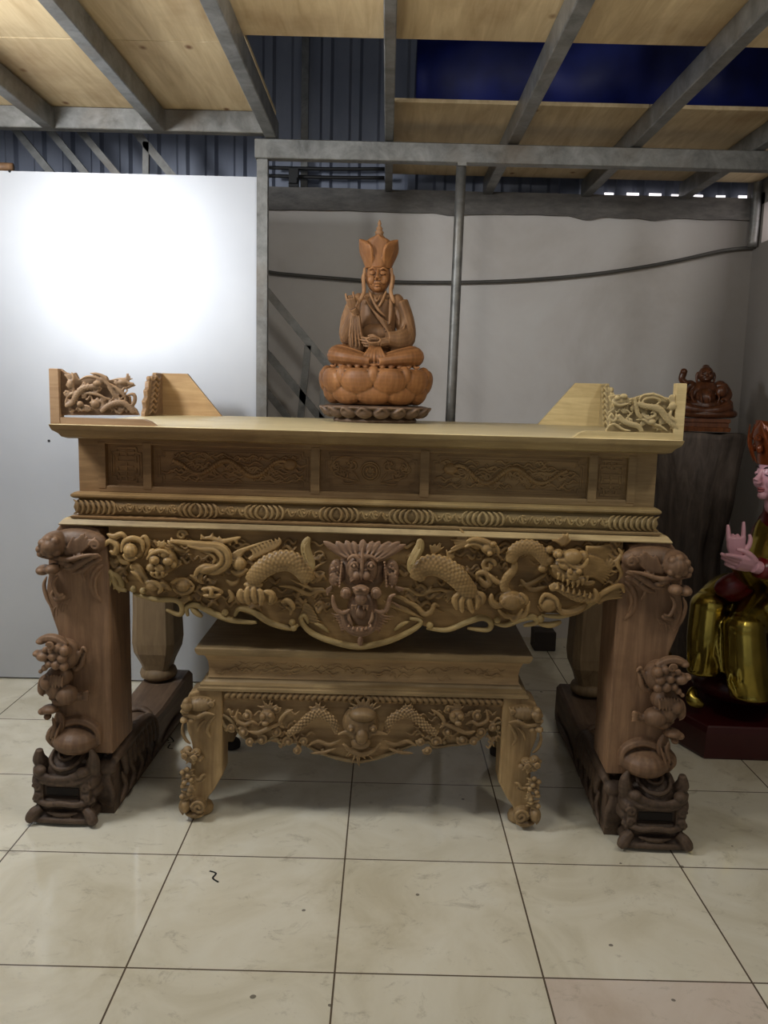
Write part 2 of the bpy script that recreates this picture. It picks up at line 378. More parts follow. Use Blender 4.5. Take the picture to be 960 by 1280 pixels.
# rough concrete ledge on the wall
mb = MB(); n = 60; vs = []; rnd = random.Random(3)
for i in range(n+1):
    x = -4.2+6.54*i/n; d = -.02-.012*rnd.random()-(.02 if rnd.random() < .15 else 0); e = .006*rnd.random()
    vs += [(x, 5.585-e, 2.815+d), (x, 5.585+e, 2.925+e), (x, 5.80, 2.925+e), (x, 5.80, 2.815)]
fs = [(3, 2, 1, 0), tuple(4*n+i for i in range(4))]
for i in range(n):
    for j in range(4): fs.append((4*i+j, 4*i+(j+1) % 4, 4*i+4+(j+1) % 4, 4*i+4+j))
mb.add(vs, fs); struct(mb.build('trim_1', M['concrete'], smooth=False))
# corrugated cladding above the ledge
def corrugated(name, x0, x1, y, z0, z1, pitch=.19, d=.03):
    mb = MB(); xs = []; x = x0
    while x < x1:
        xs += [(x, 0), (x+pitch*.55, 0), (x+pitch*.65, d), (x+pitch*.9, d)]; x += pitch
    vs = []
    for x, o in xs: vs += [(x, y-o, z0), (x, y-o, z1)]
    mb.add(vs, [(2*i, 2*i+2, 2*i+3, 2*i+1) for i in range(len(xs)-1)])
    o = mb.build(name, M['corr'], smooth=False); m = o.modifiers.new('t', 'SOLIDIFY'); m.thickness = .004
    return struct(o)
corrugated('wall_upper', -4.2, 2.6, 5.86, 2.935, 5.2)
mb = MB()
for i in range(9):
    x = 1.26+i*.148
    if i in (2, 3, 7): mb.box(x, x+.080, 5.808, 5.814, 2.976, 2.994)
    else: mb.box(x, x+.06, 5.808, 5.814, 2.977, 2.991)
struct(mb.build('window_2', M['sky'], smooth=False))
# ------------------------------------------------------------------ steel mezzanine frame
fr = thing('mezzanine_frame', 'galvanised steel mezzanine frame of box beams and joists overhead', 'frame', (0, 4.5, 2.8))
def part(mb, name, mat, root, **k):
    o = mb.build(name, mat, None, **k); o.parent = root; l = Vector(root.location); rz = root.rotation_euler.z
    o.data.transform(Matrix.Rotation(-rz, 4, 'Z') @ Matrix.Translation(-l)); return o
def beam(x0, x1, y0, y1, z0, z1): return MB().box(x0, x1, y0, y1, z0, z1, ch=.004)
part(beam(-.70, 2.33, 4.47, 4.53, 2.81, 2.905), 'beam', M['steel'], fr, auto=True)
part(beam(-4.0, -.645, 4.47, 4.53, 2.93, 3.035), 'beam', M['steel'], fr, auto=True)
for x, y1, w, z in ((-2.30, 4.465, .06, 2.925), (-1.74, 4.465, .06, 2.925), (-1.18, 4.465, .06, 2.925), (-.62, 4.56, .06, 2.91), (-.02, 5.60, .045, 2.91), (.61, 5.60, .06, 2.91), (1.235, 5.60, .06, 2.91), (1.86, 5.60, .06, 2.91)):
    part(beam(x-w/2, x+w/2, .6, y1, z, z+.10), 'joist', M['steel'], fr, auto=True)
part(beam(-.69, -.635, 4.475, 4.53, 0, 2.81), 'post', M['steel'], fr, auto=True)
part(MB().tube([(.352, 4.50, 2.81), (.34, 4.50, 1.4), (.325, 4.50, 0)], .026, 1, 16, taper='none'), 'round_post', M['steel'], fr)
part(MB().box(.33, .375, 4.46, 4.54, 2.795, 2.812), 'bracket', M['steel'], fr, smooth=False)
def sheet(label, x0, x1, y0, y1, z=3.013, grp=None):
    zz = z
    o = MB().box(x0, x1, y0, y1, zz, zz+.018).build('plywood_sheet', M['ply'], smooth=False); tag(o, label, 'plywood', grp); return o
sheet('plywood sheet over the left bays, reaching back to the left header beam', -1.755, -.60, 3.64, 4.53, 3.036)
sheet('plywood sheet above the leftmost joist gap beside the header beam', -2.95, -1.76, 3.40, 4.53, 3.036)
sheet('plywood sheet nearer the camera over the left joists, with a dark seam', -1.755, -.60, 2.42, 3.635, 3.036)
sheet('nearest plywood sheet at the top left corner', -2.95, -1.76, 2.18, 3.395, 3.036)
sheet('plywood sheet with a row of knots over the middle bays', -.595, .625, 2.2, 3.50)
sheet('pale plywood sheet with a brown stain over the right bays', .63, 2.3, 2.2, 3.50)
sheet('plywood board under the blue tarpaulin, left of the pair by the wall', 0.0, 1.21, 4.22, 5.55)
sheet('plywood board under the blue tarpaulin, right of the pair by the wall', 1.215, 2.3, 4.22, 5.55)
# blue tarpaulin bundle on the boards
def tarp():
    mb = MB(); nx, na = 60, 26; rnd = random.Random(5); vs = []
    for i in range(nx+1):
        t = i/nx; x = .12+1.98*t
        for j in range(na):
            a = 2*PI*j/na; e = min(1, math.sin(PI*min(max(t, .02), .98))**.25)
            nz = noise.noise(Vector((x*2.2, math.cos(a)*1.1, math.sin(a)*1.1)))*.22+noise.noise(Vector((x*7, math.cos(a)*3, math.sin(a)*3)))*.05
            r = (1+nz)*e
            vs.append((x, 4.98+.52*r*math.cos(a), max(3.034, 3.38+.44*r*math.sin(a))))
    fs = [tuple(range(na-1, -1, -1)), tuple(nx*na+j for j in range(na))]
    for i in range(nx):
        for j in range(na): fs.append((i*na+j, i*na+(j+1) % na, (i+1)*na+(j+1) % na, (i+1)*na+j))
    mb.add(vs, fs); o = mb.build('tarpaulin', M['tarp']); tag(o, 'crumpled blue tarpaulin bundle lying on the mezzanine boards', 'tarpaulin')
tarp()
# upright of the cladding and pipes on the ledge
tag(MB().box(-.60, -.555, 5.755, 5.80, 2.93, 5.1).build('steel_upright', M['steel'], smooth=False), 'thin steel upright against the blue-grey cladding behind the mezzanine', 'post')
def pipe(label, x0, x1, y, z, r, z1=None): tag(MB().tube([(x0, y, z), ((x0+x1)/2, y, ((z+(z1 or z))/2)-.004), (x1, y, z1 or z)], r, 1, 10, taper='none').build('wall_pipe', M['black']), label, 'pipe', None)
pipe('upper of two thin dark pipes running along the cladding above the ledge', -.80, -.05, 5.68, 3.065, .012, 3.075)
pipe('lower of two thin dark pipes running along the cladding above the ledge', -.80, -.05, 5.68, 3.015, .012, 3.02)
mb = MB().box(-.66, -.60, 5.60, 5.66, 2.93, 3.05, ch=.004).box(-.655, -.605, 5.57, 5.605, 2.95, 2.985)
tag(mb.build('cable_clamp', M['black'], smooth=False), 'small black bracket on the sooty concrete ledge', 'bracket')
# sagging cable on the wall
pts = [atY(x, y, 5.58) for x, y in ((120, 300), (240, 326), (325, 338), (350, 342), (420, 348), (480, 352), (560, 353), (640, 351), (720, 345), (790, 336), (850, 325), (905, 313), (948, 309))]
mb = MB().tube([tuple(p) for p in pts], .011, 1, 8, taper='none', k=4)
tag(mb.build('wall_cable', M['cable']), 'thin grey cable sagging across the plaster wall behind the statue', 'cable')
# rising pipe in the corner
tag(MB().tube([(2.30, 5.54, 2.62), (2.305, 5.54, 2.8), (2.30, 5.54, 3.2)], .03, 1, 12, taper='none').build('corner_pipe', M['steel']), 'short grey pipe in the corner beside the small bright opening', 'pipe')
# ------------------------------------------------------------------ white panel
pn = thing('white_panel', 'tall white foil-faced partition panel at the left behind the altar', 'panel', (-2.3, 4.57, 0))
part(MB().box(-4.0, -.70, 4.545, 4.585, .01, 2.735), 'panel_sheet', M['panel'], pn, smooth=False)
for x, y in ((61, 551), (325, 256), (326, 411), (12, 214)):
    p = atY(x, y, 4.542); part(MB().blob(p, (.007, .004, .007)), 'screw', M['black'], pn)
tag(MB().tube([(-2.9, 4.565, 2.765), (-2.4, 4.56, 2.762), (-1.97, 4.565, 2.758)], .022, 1, 10, taper='none').build('wooden_stick', M['leg']), 'wooden stick lying on the top edge of the white panel', 'stick')
# ------------------------------------------------------------------ stair behind the panel
st = thing('steel_stair', 'grey steel stair railing slanting down behind the white panel', 'stairs', (-1.2, 5.1, 0))
def bar(p0, p1, w, d, name):
    a, b = atY(*p0, 5.1), atY(*p1, 5.1); a.y = b.y = 5.1
    T = (b-a).normalized(); S = Vector((-T.z, 0, T.x)); mb = MB(); vs = []
    for p in (a, b):
        for u, v in ((-1, -1), (1, -1), (1, 1), (-1, 1)): vs.append(p+S*u*w/2+Vector((0, v*d/2, 0)))
    mb.add(vs, [(3, 2, 1, 0), (4, 5, 6, 7)]+[(i, (i+1) % 4, 4+(i+1) % 4, 4+i) for i in range(4)]); part(mb, name, M['steel'], st, smooth=False)
bar((158, 150), (417, 466), .045, .03, 'handrail')
bar((100, 163), (335, 443), .04, .03, 'rail'); bar((335, 443), (690, 875), .045, .03, 'rail')
bar((60, 160), (640, 860), .04, .03, 'rail'); bar((18, 160), (590, 862), .04, .03, 'rail')
bar((385, 432), (372, 560), .04, .03, 'baluster'); bar((183, 178), (180, 430), .035, .03, 'baluster'); bar((404, 470), (402, 522), .03, .03, 'baluster')
# ------------------------------------------------------------------ light
def area(name, loc, rot, size, power, col=(1, 1, 1), sy=None):
    l = bpy.data.lights.new(name, 'AREA'); l.size = size; l.energy = power; l.color = col
    if sy: l.shape = 'RECTANGLE'; l.size_y = sy
    o = bpy.data.objects.new(name, l); C.objects.link(o); o.location = loc; o.rotation_euler = rot
def point(name, loc, power, r, col=(1, 1, 1)):
    l = bpy.data.lights.new(name, 'POINT'); l.energy = power; l.shadow_soft_size = r; l.color = col
    o = bpy.data.objects.new(name, l); C.objects.link(o); o.location = loc
point('lamp_left', (-2.02, 2.35, 2.50), 64, .16, (.96, .98, 1))
point('lamp_right', (1.45, 2.0, 2.70), 30, .09, (1, .95, .84))
point('lamp_middle', (-.15, 2.3, 2.76), 27, .12, (1, .97, .9))
def aim(a, b): return (Vector(b)-Vector(a)).to_track_quat('-Z', 'Y').to_euler()
area('panel_fill_light', (-1.95, 2.6, 2.62), aim((-1.95, 2.6, 2.62), (-1.35, 4.55, 2.25)), .35, 27, (.95, .98, 1))  # added area light that brightens the white panel, not a real fitting
area('front_fill_light', (.2, -2.6, 2.2), (R(80), 0, 0), 4, 10, (1, .96, .9), 2.6)  # added unseen fill light, large and soft, behind the camera
wd = bpy.data.worlds.new('world'); bpy.context.scene.world = wd; wd.use_nodes = True
wd.node_tree.nodes['Background'].inputs[0].default_value = (.8, .88, 1, 1); wd.node_tree.nodes['Background'].inputs[1].default_value = .16
vs_ = bpy.context.scene.view_settings; vs_.view_transform = 'Standard'; vs_.look = 'None'; vs_.exposure = 0
# ------------------------------------------------------------------ the big carved altar table
AO, AR = (-.08, 2.935), -2.06
AL = frame(AO, AR)
altar = thing('altar_table', 'large carved wooden altar table with dragon apron and winged ends', 'altar', (AO[0], AO[1], 0), R(AR))
ap = lambda mb, name, mat, parent=None, **k: mb.build(name, mat, parent or altar, **k)
TZ = 1.512
# table top: board with a coved lip
mb = MB().rings([(0, 1.462, -.045), (0, 1.468, -.03), (0, 1.480, -.022), (0, 1.492, -.006), (0, 1.498, -.003), (0, 1.505, 0), (0, TZ-.003, 0), (0, TZ, -.004)], -1.095, 1.095, -.035, 1.29)
ap(mb, 'tabletop', M['top'], auto=True)
mb = MB().rings([(0, 1.461, -.047), (0, 1.467, -.031), (0, 1.479, -.023), (0, 1.491, -.007), (0, 1.497, -.004), (0, 1.510, 0)], -1.096, 1.096, -.0375, 1.292)
ap(mb, 'edge_moulding', M['edge'], auto=True)
# frieze case
FY = .095
ap(MB().box(-1.03, 1.03, FY+.028, 1.2, 1.26, 1.463), 'frieze_box', M['frieze'], smooth=False)
for s_ in (-1, 1): ap(MB().box(min(s_*.97, s_*1.045), max(s_*.97, s_*1.045), FY-.002, FY+.06, 1.26, 1.463, ch=.003), 'corner_post', M['frieze'], smooth=False)
mb = MB()
cols = (-.962, -.800, -.775, -.190, -.160, .205, .235, .808, .835, .962)
mb.box(-.97, .97, FY-.006, FY+.03, 1.438, 1.463, ch=.004).box(-.97, .97, FY-.006, FY+.03, 1.260, 1.287, ch=.005)
for a, b in ((-.972, -.945), (-.806, -.776), (-.192, -.160), (.204, .236), (.806, .836), (.945, .972)): mb.box(a, b, FY-.008, FY+.03, 1.272, 1.45, ch=.005)
ap(mb, 'frieze_frame', M['frieze'], smooth=False)
def keyframe(rel, x0, x1, z0, z1, y, w=.004):
    """thin stepped border line inside a panel"""
    for s in (0, 1):
        i = .014+.009*s; k = .018
        pts = [(x0+i+k, z0+i), (x1-i-k, z0+i), (x1-i-k, z0+i+k), (x1-i, z0+i+k), (x1-i, z1-i-k), (x1-i-k, z1-i-k), (x1-i-k, z1-i), (x0+i+k, z1-i), (x0+i+k, z1-i-k), (x0+i, z1-i-k), (x0+i, z0+i+k), (x0+i+k, z0+i+k)]
        for a, b in zip(pts, pts[1:]+pts[:1]):
            rel.box(min(a[0], b[0])-w/2, max(a[0], b[0])+w/2, y-.004, y+.004, min(a[1], b[1])-w/2, max(a[1], b[1])+w/2)
def panel(x0, x1, seed, kind):
    z0, z1 = 1.286, 1.438; y = FY+.022; rnd = random.Random(seed)
    mb = MB().box(x0, x1, y, y+.006, z0, z1); keyframe(mb, x0, x1, z0, z1, y)
    cx, cz, hw = (x0+x1)/2, (z0+z1)/2, (x1-x0)/2
    T = lambda pts, r, tp='both': mb.tube([(a, y-.004, b) for a, b in pts], r, 1.0, 6, taper=tp, k=3)
    if kind == 'sign':                                       # long-life character in straight strokes
        for z, w in ((.062, .036), (.046, .044), (.030, .030), (.012, .040), (-.006, .026), (-.024, .040), (-.042, .028), (-.060, .036)):
            mb.box(cx-w, cx+w, y-.005, y+.002, cz+z-.003, cz+z+.003)
        for x, a, b in ((0, .030, .062), (0, -.060, .012), (-.034, .012, .034), (.034, .012, .034), (-.034, -.030, -.010), (.034, -.030, -.010), (-.022, -.062, -.040), (.022, -.062, -.040)):
            mb.box(cx+x-.003, cx+x+.003, y-.005, y+.002, cz+a, cz+b)
    elif kind == 'dragon':
        sg = 1 if cx > 0 else -1; pts = []
        for i in range(19):
            t = i/18; pts.append((cx+sg*(hw-.06)*(2*t-1)*.92, cz+.032*math.sin(t*4.2*PI+.6)*(1-.3*t)))
        T(pts, .012); rr = [p for p in crom([Vector((a, b, 0)) for a, b in pts], 3)]
        for i, p in enumerate(rr): mb.blob((p.x, y-.012, p.y), .0078, None, 6, 4)
        hx, hz = pts[0]; mb.blob((hx, y-.008, hz), (.026, .016, .021), None, 10, 6)
        for i in range(9):
            a = PI*.25+i*.35; T([(hx, hz), (hx-sg*.02*math.cos(a)-sg*.012, hz+.026*math.sin(a)), (hx-sg*.045*math.cos(a), hz+.034*math.sin(a))], .0035, 'end')
        for i in (3, 6, 9, 12, 15):
            x, z = pts[i]; s = 1 if z < cz else -1
            for q in (-.018, -.006, .006, .018): T([(x, z), (x+q, z+s*.022), (x+q*2.3+.004, z+s*.038)], .006, 'end')
        for i in range(84):
            x = x0+.05+rnd.random()*(2*hw-.1); z = cz+(rnd.random()-.5)*.095; L = .014+.028*rnd.random(); s = rnd.choice((-1, 1))
            T([(x-L, z), (x-L*.3, z+s*.008), (x+L*.3, z-s*.004), (x+L, z+s*.008)], .0050)
        for i in range(12):
            x = x0+.05+rnd.random()*(2*hw-.1); z = cz+rnd.choice((-1, 1))*(.028+rnd.random()*.02); mb.spiral((x, y-.002, z), .009, 1.3, .0026, 0, rnd.choice((-1, 1)), rnd.random()*6)
    else:                                                     # round medallion between two sprays
        for r in (.034, .026): 
            T([(cx+r*math.cos(a), cz+r*math.sin(a)) for a in [i*PI/8 for i in range(17)]], .0035, 'none')
        for i in range(8): a = i*PI/4; mb.blob((cx+.013*math.cos(a), y-.003, cz+.013*math.sin(a)), (.006, .005, .006), None, 6, 4)
        for s in (-1, 1):
            for q in range(3):
                x = cx+s*(.065+.034*q); z = cz+(.018, -.016, .012)[q]; mb.spiral((x, y-.002, z), .020, 1.5, .0042, 0, s, q)
                T([(cx+s*.036, cz-.04), (x-s*.01, z-.03), (x, z-.018)], .004)
                for k in range(4): a = -.6+k*.7+q; T([(x, z), (x+s*.018*math.cos(a), z+.018*math.sin(a)), (x+s*.03*math.cos(a+.4), z+.03*math.sin(a+.4))], .004, 'end')
            T([(cx+s*.03, cz+.045), (cx+s*.08, cz+.052), (cx+s*.12, cz+.044), (cx+s*.14, cz+.01), (cx+s*.12, cz-.02)], .0035)
    return ap(mb, 'carved_panel', M['relief'], auto=True)
panel(-.945, -.806, 1, 'sign'); panel(-.776, -.192, 2, 'dragon'); panel(-.160, .204, 3, 'flower'); panel(.236, .806, 4, 'dragon'); panel(.836, .945, 5, 'sign')
# stepped mouldings below the frieze
ap(MB().rings([(0, 1.238, -.022), (0, 1.243, -.006), (0, 1.249, 0), (0, 1.256, 0), (0, 1.263, -.010)], -1.06, 1.06, .045, 1.24), 'cornice', M['edge'], auto=True)
ap(MB().rings([(0, 1.166, -.02), (0, 1.169, 0), (0, 1.176, .002), (0, 1.181, -.012)], -1.06, 1.06, .045, 1.24), 'lower_cornice', M['frieze'], auto=True)
ap(MB().rings([(0, 1.144, .002), (0, 1.148, .003), (0, 1.151, .0), (0, 1.164, -.010), (0, 1.169, -.018)], -1.10, 1.10, .036, 1.26), 'slope_moulding', M['slope'], auto=True)
mb = MB().rings([(0, 1.180, -.018), (0, 1.190, -.007), (0, 1.209, -.002), (0, 1.228, -.007), (0, 1.239, -.018)], -1.055, 1.055, .052, 1.23)
rnd = random.Random(11)
def ripple(x, s): mb.tube([(x-s*.012, .055, 1.236), (x+s*.004, .047, 1.226), (x+s*.010, .044, 1.209), (x+s*.004, .047, 1.192), (x-s*.012, .055, 1.183)], .0052, .8, 6, taper='both', k=3)
seg = [(-1.05, -.90, 'r', 1), (-.90, -.76, 'f', 1), (-.76, -.66, 'f', 1), (-.66, -.60, 'r', -1), (-.60, -.53, 'r', 1), (-.53, -.42, 'f', 1), (-.42, -.36, 'r', -1), (-.36, -.28, 'r', 1), (-.28, -.15, 'f', 1), (-.15, -.09, 'r', -1), (-.09, -.01, 'r', 1), (-.01, .10, 'f', 1), (.10, .18, 'r', -1), (.18, .25, 'r', 1), (.25, .36, 'f', 1), (.36, .43, 'r', -1), (.43, .51, 'r', 1), (.51, .64, 'f', 1), (.64, .88, 'f', 1), (.88, 1.05, 'r', -1)]
for a, b, k, s in seg:
    if k == 'r':
        x = a+.008
        while x < b: ripple(x, s); x += .0195
    else:
        n = max(2, int((b-a)/.035))
        for i in range(n):
            x = a+(b-a)*(i+.5)/n; z = 1.209
            mb.tube([(x-.024, .050, z-.014), (x-.010, .044, z+.014), (x+.004, .044, z-.010), (x+.024, .050, z+.012)], .0048, .9, 6, k=3)
            if i % 2: mb.spiral((x, .047, z), .016, 1.3, .004, 0, 1, i)
            mb.blob((x+.008, .046, z+.002), (.007, .007, .006), None, 6, 4)
ap(mb, 'carved_moulding', M['edge'], auto=True)
# ---- apron
PY = .07
out = [(136, 668), (137, 690), (136, 712), (146, 733), (160, 738), (172, 744), (222, 752), (228, 760), (238, 760), (252, 757), (270, 766), (290, 774), (300, 764), (338, 777), (372, 783), (379, 782), (392, 789), (414, 799), (447, 806), (479, 801), (505, 792), (523, 780), (535, 784), (559, 784), (585, 776), (605, 774), (615, 778), (632, 779), (655, 774), (672, 772), (683, 766), (705, 767), (727, 758), (745, 747), (762, 740), (776, 722), (778, 690)]
poly = [AL(x, y, PY) for x, y in out]
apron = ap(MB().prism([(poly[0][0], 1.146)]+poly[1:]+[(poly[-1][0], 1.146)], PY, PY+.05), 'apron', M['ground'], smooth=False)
g = Relief(AL, PY, (0, 0), 1); rnd = random.Random(31)
for i in range(230):
    x = 142+628*rnd.random()
    if 405 < x < 500: continue
    lo = 735 if x < 230 or x > 690 else 760; y = 676+(lo-676)*rnd.random(); L = 6+9*rnd.random(); k = rnd.choice((-1, 1)); w = 2.0+1.8*rnd.random()
    g.t([(x-L, y+k*2), (x-L*.3, y-k*4), (x+L*.4, y+k*2), (x+L, y-k*4)], w, .008, 1.3)
    if i % 3 == 0: g.sp(x, y, 5+3*rnd.random(), 1.3, 1.8, .006, k, rnd.random()*6)
for s_ in (-1, 1):
    for i in range(9):
        a = R(-10-i*14); cx_, cy_ = 452, 742
        g.t([(cx_+s_*40*math.cos(a), cy_-26*math.sin(a)*.9), (cx_+s_*55*math.cos(a), cy_-36*math.sin(a)), (cx_+s_*68*math.cos(a-.15), cy_-46*math.sin(a-.1))], 1.5, .006, .9, 'end')
    g.t([(452+s_*42, 700), (452+s_*60, 712), (452+s_*75, 738), (452+s_*100, 745)], 2.4, .010); g.t([(452+s_*60, 760), (452+s_*85, 758), (452+s_*105, 765)], 2, .008)
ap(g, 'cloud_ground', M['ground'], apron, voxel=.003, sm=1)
ap(MB().box(-.92, .92, 1.18, 1.22, .88, 1.14).box(-1.08, -1.04, .2, 1.05, .95, 1.14).box(1.04, 1.08, .2, 1.05, .95, 1.14), 'rear_apron', M['frieze'], smooth=False)
# centre face
f = Relief(AL, PY, (380, 640), 1/6, gain=1.35)
f.b(440, 430, 190, 190, -.01, 130); f.b(440, 410, 118, 130, .045, 80); f.b(440, 720, 120, 150, -.005, 90)
for x0, y0, x1, y1 in ((330, 330, 150, 205), (345, 330, 195, 240), (350, 320, 245, 205), (375, 315, 318, 198), (400, 305, 372, 205), (440, 300, 450, 190), (480, 305, 522, 205), (505, 315, 575, 205), (530, 325, 655, 208), (545, 340, 725, 208), (550, 352, 768, 228)):
    f.t([(x0, y0), ((x0*.45+x1*.55)+(x0-x1)*.06, y0*.45+y1*.55), (x1, y1)], 24, .05, .6, 'both', h1=.035, tip=.15)
    f.t([(x0, y0-8), ((x0+x1)/2, (y0+y1)/2), (x1*.85+x0*.15, y1*.85+y0*.15)], 5, .058, .9, 'end', h1=.042)
f.t([(335, 335), (365, 305), (405, 305), (440, 345), (478, 308), (520, 308), (565, 345)], 15, .075, .9, 'both')
for x in (390, 514): f.b(x, 366, 27, 25, .078, 22); f.b(x, 366, 12, 12, .097, 10); f.t([(x-34, 372), (x, 340), (x+34, 372)], 8, .088); f.t([(x-32, 376), (x, 396), (x+32, 376)], 7, .083)
f.t([(452, 225), (448, 330), (444, 410), (440, 480)], 11, .085, .9, 'both'); f.b(440, 440, 82, 60, .06, 50)
for x in (405, 478): f.b(x, 445, 30, 34, .082, 24)
for s in (-1, 1):
    for i in range(5): f.t([(440+s*24, 400+i*16), (440+s*60, 396+i*20), (440+s*92, 420+i*22)], 6, .088, h1=.06)
f.b(440, 548, 62, 46, .085, 48); f.b(440, 605, 50, 48, .09, 44); f.b(440, 520, 68, 16, .11, 22)
for x in (412, 470): f.b(x, 528, 18, 13, .122, 14)
for x in (328, 548): f.b(x, 572, 44, 46, .075, 40); f.t([(x-38, 590), (x-20, 530), (x+22, 528), (x+40, 575)], 6, .10)
for s, X in ((-1, 250), (1, 655)):
    f.b(X, 440, 62, 105, .03, 40); f.b(X+s*14, 480, 40, 55, .05, 34)
    for i in range(22):
        a = random.random()*6.28; f.b(X+math.cos(a)*46*random.random()**.5, 445+math.sin(a)*92*random.random()**.5, 12, 12, .052+.01*random.random(), 10)
    for i in range(9): f.b(X-s*(46-2*i), 350+i*22, 11, 11, .068, 9)
    f.fan(X+s*30, 540, 200 if s < 0 else -50, 240 if s < 0 else -10, 5, 50, 80, 9, .045)
for pts in ([(232, 580), (238, 640), (262, 690), (310, 712), (362, 685)], [(694, 575), (655, 595), (640, 640), (622, 690), (585, 706), (535, 690)]): f.t(pts, 15, .085, 1, 'both', tip=.4)
f.b(430, 750, 62, 75, .02, 30); f.b(432, 735, 40, 50, .045, 30)
f.t([(312, 705), (322, 770), (352, 838), (430, 868), (508, 840), (538, 780), (545, 705)], 25, .065, .9, 'none')
f.t([(345, 700), (352, 755), (378, 805)], 11, .082, 1, 'both'); f.t([(520, 700), (518, 755), (490, 800)], 11, .082, 1, 'both')
f.b(430, 845, 66, 34, .075, 34)
for i in range(6):
    t = i/5; f.t([(350+t*160, 835-28*math.sin(PI*t)*-1-20), (352+t*158, 790+24*math.sin(PI*t))], 9, .09, 1, 'end')
for x in (378, 402, 460, 484): f.t([(x, 650), (x, 692)], 10, .09, 1, 'end')
for i in range(7):
    t = i/6
    f.t([(318+t*60, 730+t*130), (255-t*0+t*30, 762+t*110), (195+t*115, 748+t*160)], 8.5, .03, .8, 'end', h1=.008)
    f.t([(545-t*50, 730+t*130), (610-t*50, 770+t*105), (690-t*140, 778+t*140)], 8.5, .03, .8, 'end', h1=.008)
f.t([(650, 660), (700, 690), (755, 745)], 8, .02, h1=.008); f.b(425, 958, 24, 44, .02, 22)
ap(f, 'dragon_face', M['face'], apron, voxel=.0028, sm=1)
# horns beside the face
for pts in ([(50, 172), (22, 235), (38, 310), (62, 375), (60, 440)], [(866, 184), (868, 240), (828, 325), (806, 385), (812, 440)]):
    f = Relief(AL, PY, (380, 640), 1/6); f.t(pts, 44, .045, .6, 'both', tip=.35, h1=.05); f.t([(x+6, y+10) for x, y in pts[:4]], 8, .078, 1); f.t([(x-14, y+14) for x, y in pts[:4]], 7, .074, 1)
    ap(f, 'horn', M['rim'], apron, voxel=.003, sm=1)
# right dragon
g = Relief(AL, PY, (450, 640), .3646, gain=1.2)
g.scales([(196, 215), (212, 182), (250, 172), (290, 184), (325, 210), (352, 240), (380, 272)], 34, .045)
g.fan(250, 140, 30, 110, 7, 30, 48, 6, .02); g.fan(300, 160, 20, 90, 6, 25, 42, 6, .02)
for a, b, c in (((345, 262), (322, 285), (330, 322)), ((358, 268), (345, 295), (348, 332)), ((372, 270), (372, 300), (384, 334)), ((385, 266), (402, 290), (396, 322)), ((398, 262), (418, 278), (414, 305))): g.t([a, b, c], 10, .055, .9, 'both', tip=.4)
g.fan(330, 270, 170, 225, 5, 35, 55, 6, .018)
g.t([(120, 262), (165, 262), (205, 280), (240, 268), (275, 262), (310, 275), (345, 292)], 7, .015); g.t([(150, 300), (190, 315), (220, 345), (245, 335), (255, 312), (275, 318)], 9, .02); g.t([(108, 280), (145, 292), (200, 325), (228, 348)], 7, .014)
for i in range(6): g.t([(80+i*14, 300+i*4), (100+i*16, 318+i*5), (122+i*20, 322+i*9)], 5, .01)
# mane, flames and S-shaped neck
g.fan(375, 105, 120, 200, 7, 45, 75, 8, .025); g.b(400, 105, 26, 18, .035, 18); g.b(440, 115, 30, 24, .045, 22); g.b(452, 98, 12, 10, .07, 10); g.b(440, 130, 10, 8, .07)
g.t([(360, 92), (390, 84), (425, 92), (462, 112), (470, 140)], 9, .055); g.t([(355, 112), (385, 100), (415, 110), (440, 145)], 8, .05)
g.t([(398, 232), (402, 205), (430, 205), (445, 235), (425, 247), (402, 225)], 10, .03); g.sp(437, 178, 26, 1.2, 8, .03); g.t([(398, 210), (430, 240), (470, 215)], 9, .03)
g.scales([(512, 158), (522, 128), (552, 112), (590, 115), (616, 140), (632, 168)], 24, .05)
g.scales([(525, 165), (520, 190), (498, 215), (488, 250), (505, 262)], 14, .045, rows=3)
g.t([(440, 205), (465, 230), (490, 240)], 9, .04); g.b(515, 292, 44, 34, .045, 34); g.scales([(480, 296), (515, 280), (552, 296)], 12, .065, rows=3)
g.t([(448, 268), (446, 292), (462, 308), (490, 312)], 11, .05); g.t([(540, 262), (562, 285), (560, 305)], 9, .06)
for a in ((470, 330, 500, 352, 540, 350), (500, 338, 528, 365, 555, 325), (520, 352, 560, 350, 580, 300), (540, 250, 585, 240, 640, 205), (560, 258, 600, 262, 640, 250), (548, 225, 570, 252, 600, 262)): g.t([(a[0], a[1]), (a[2], a[3]), (a[4], a[5])], 9, .02)
# head
g.b(705, 180, 66, 56, .03, 50); g.b(714, 138, 32, 28, .085, 28); g.b(752, 142, 22, 22, .06, 22); g.b(668, 130, 19, 18, .075, 18); g.b(668, 130, 10, 10, .095, 8); g.b(642, 118, 14, 14, .06); g.b(620, 183, 18, 15, .05, 15); g.b(640, 155, 18, 16, .055, 14)
g.b(690, 168, 26, 14, .085, 16, .4); g.b(716, 196, 22, 20, .09, 20); g.b(700, 182, 10, 9, .11); g.b(732, 182, 10, 9, .11); g.t([(655, 148), (690, 150), (720, 172), (748, 168), (765, 140)], 9, .095); g.t([(640, 170), (665, 178), (690, 200), (728, 214), (760, 205)], 10, .075)
for i, (x, y) in enumerate(((668, 192), (684, 200), (700, 214), (716, 220), (732, 218), (748, 212), (762, 202))): g.t([(x, y), (x+1, y+12), (x-3, y+24)], 6.5, .08, 1, 'end')
for i in range(9): t = i/8; g.t([(745+10*t, 145+62*t), (790+6*t, 150+62*t), (835+20*math.sin(t*PI), 158+78*t+8)], 10, .055, .8, 'end', h1=.02)
for i in range(8): t = i/7; g.t([(768, 120+26*t), (815, 118+34*t), (868-8*t, 106+60*t)], 9, .03, .8, 'end', h1=.012)
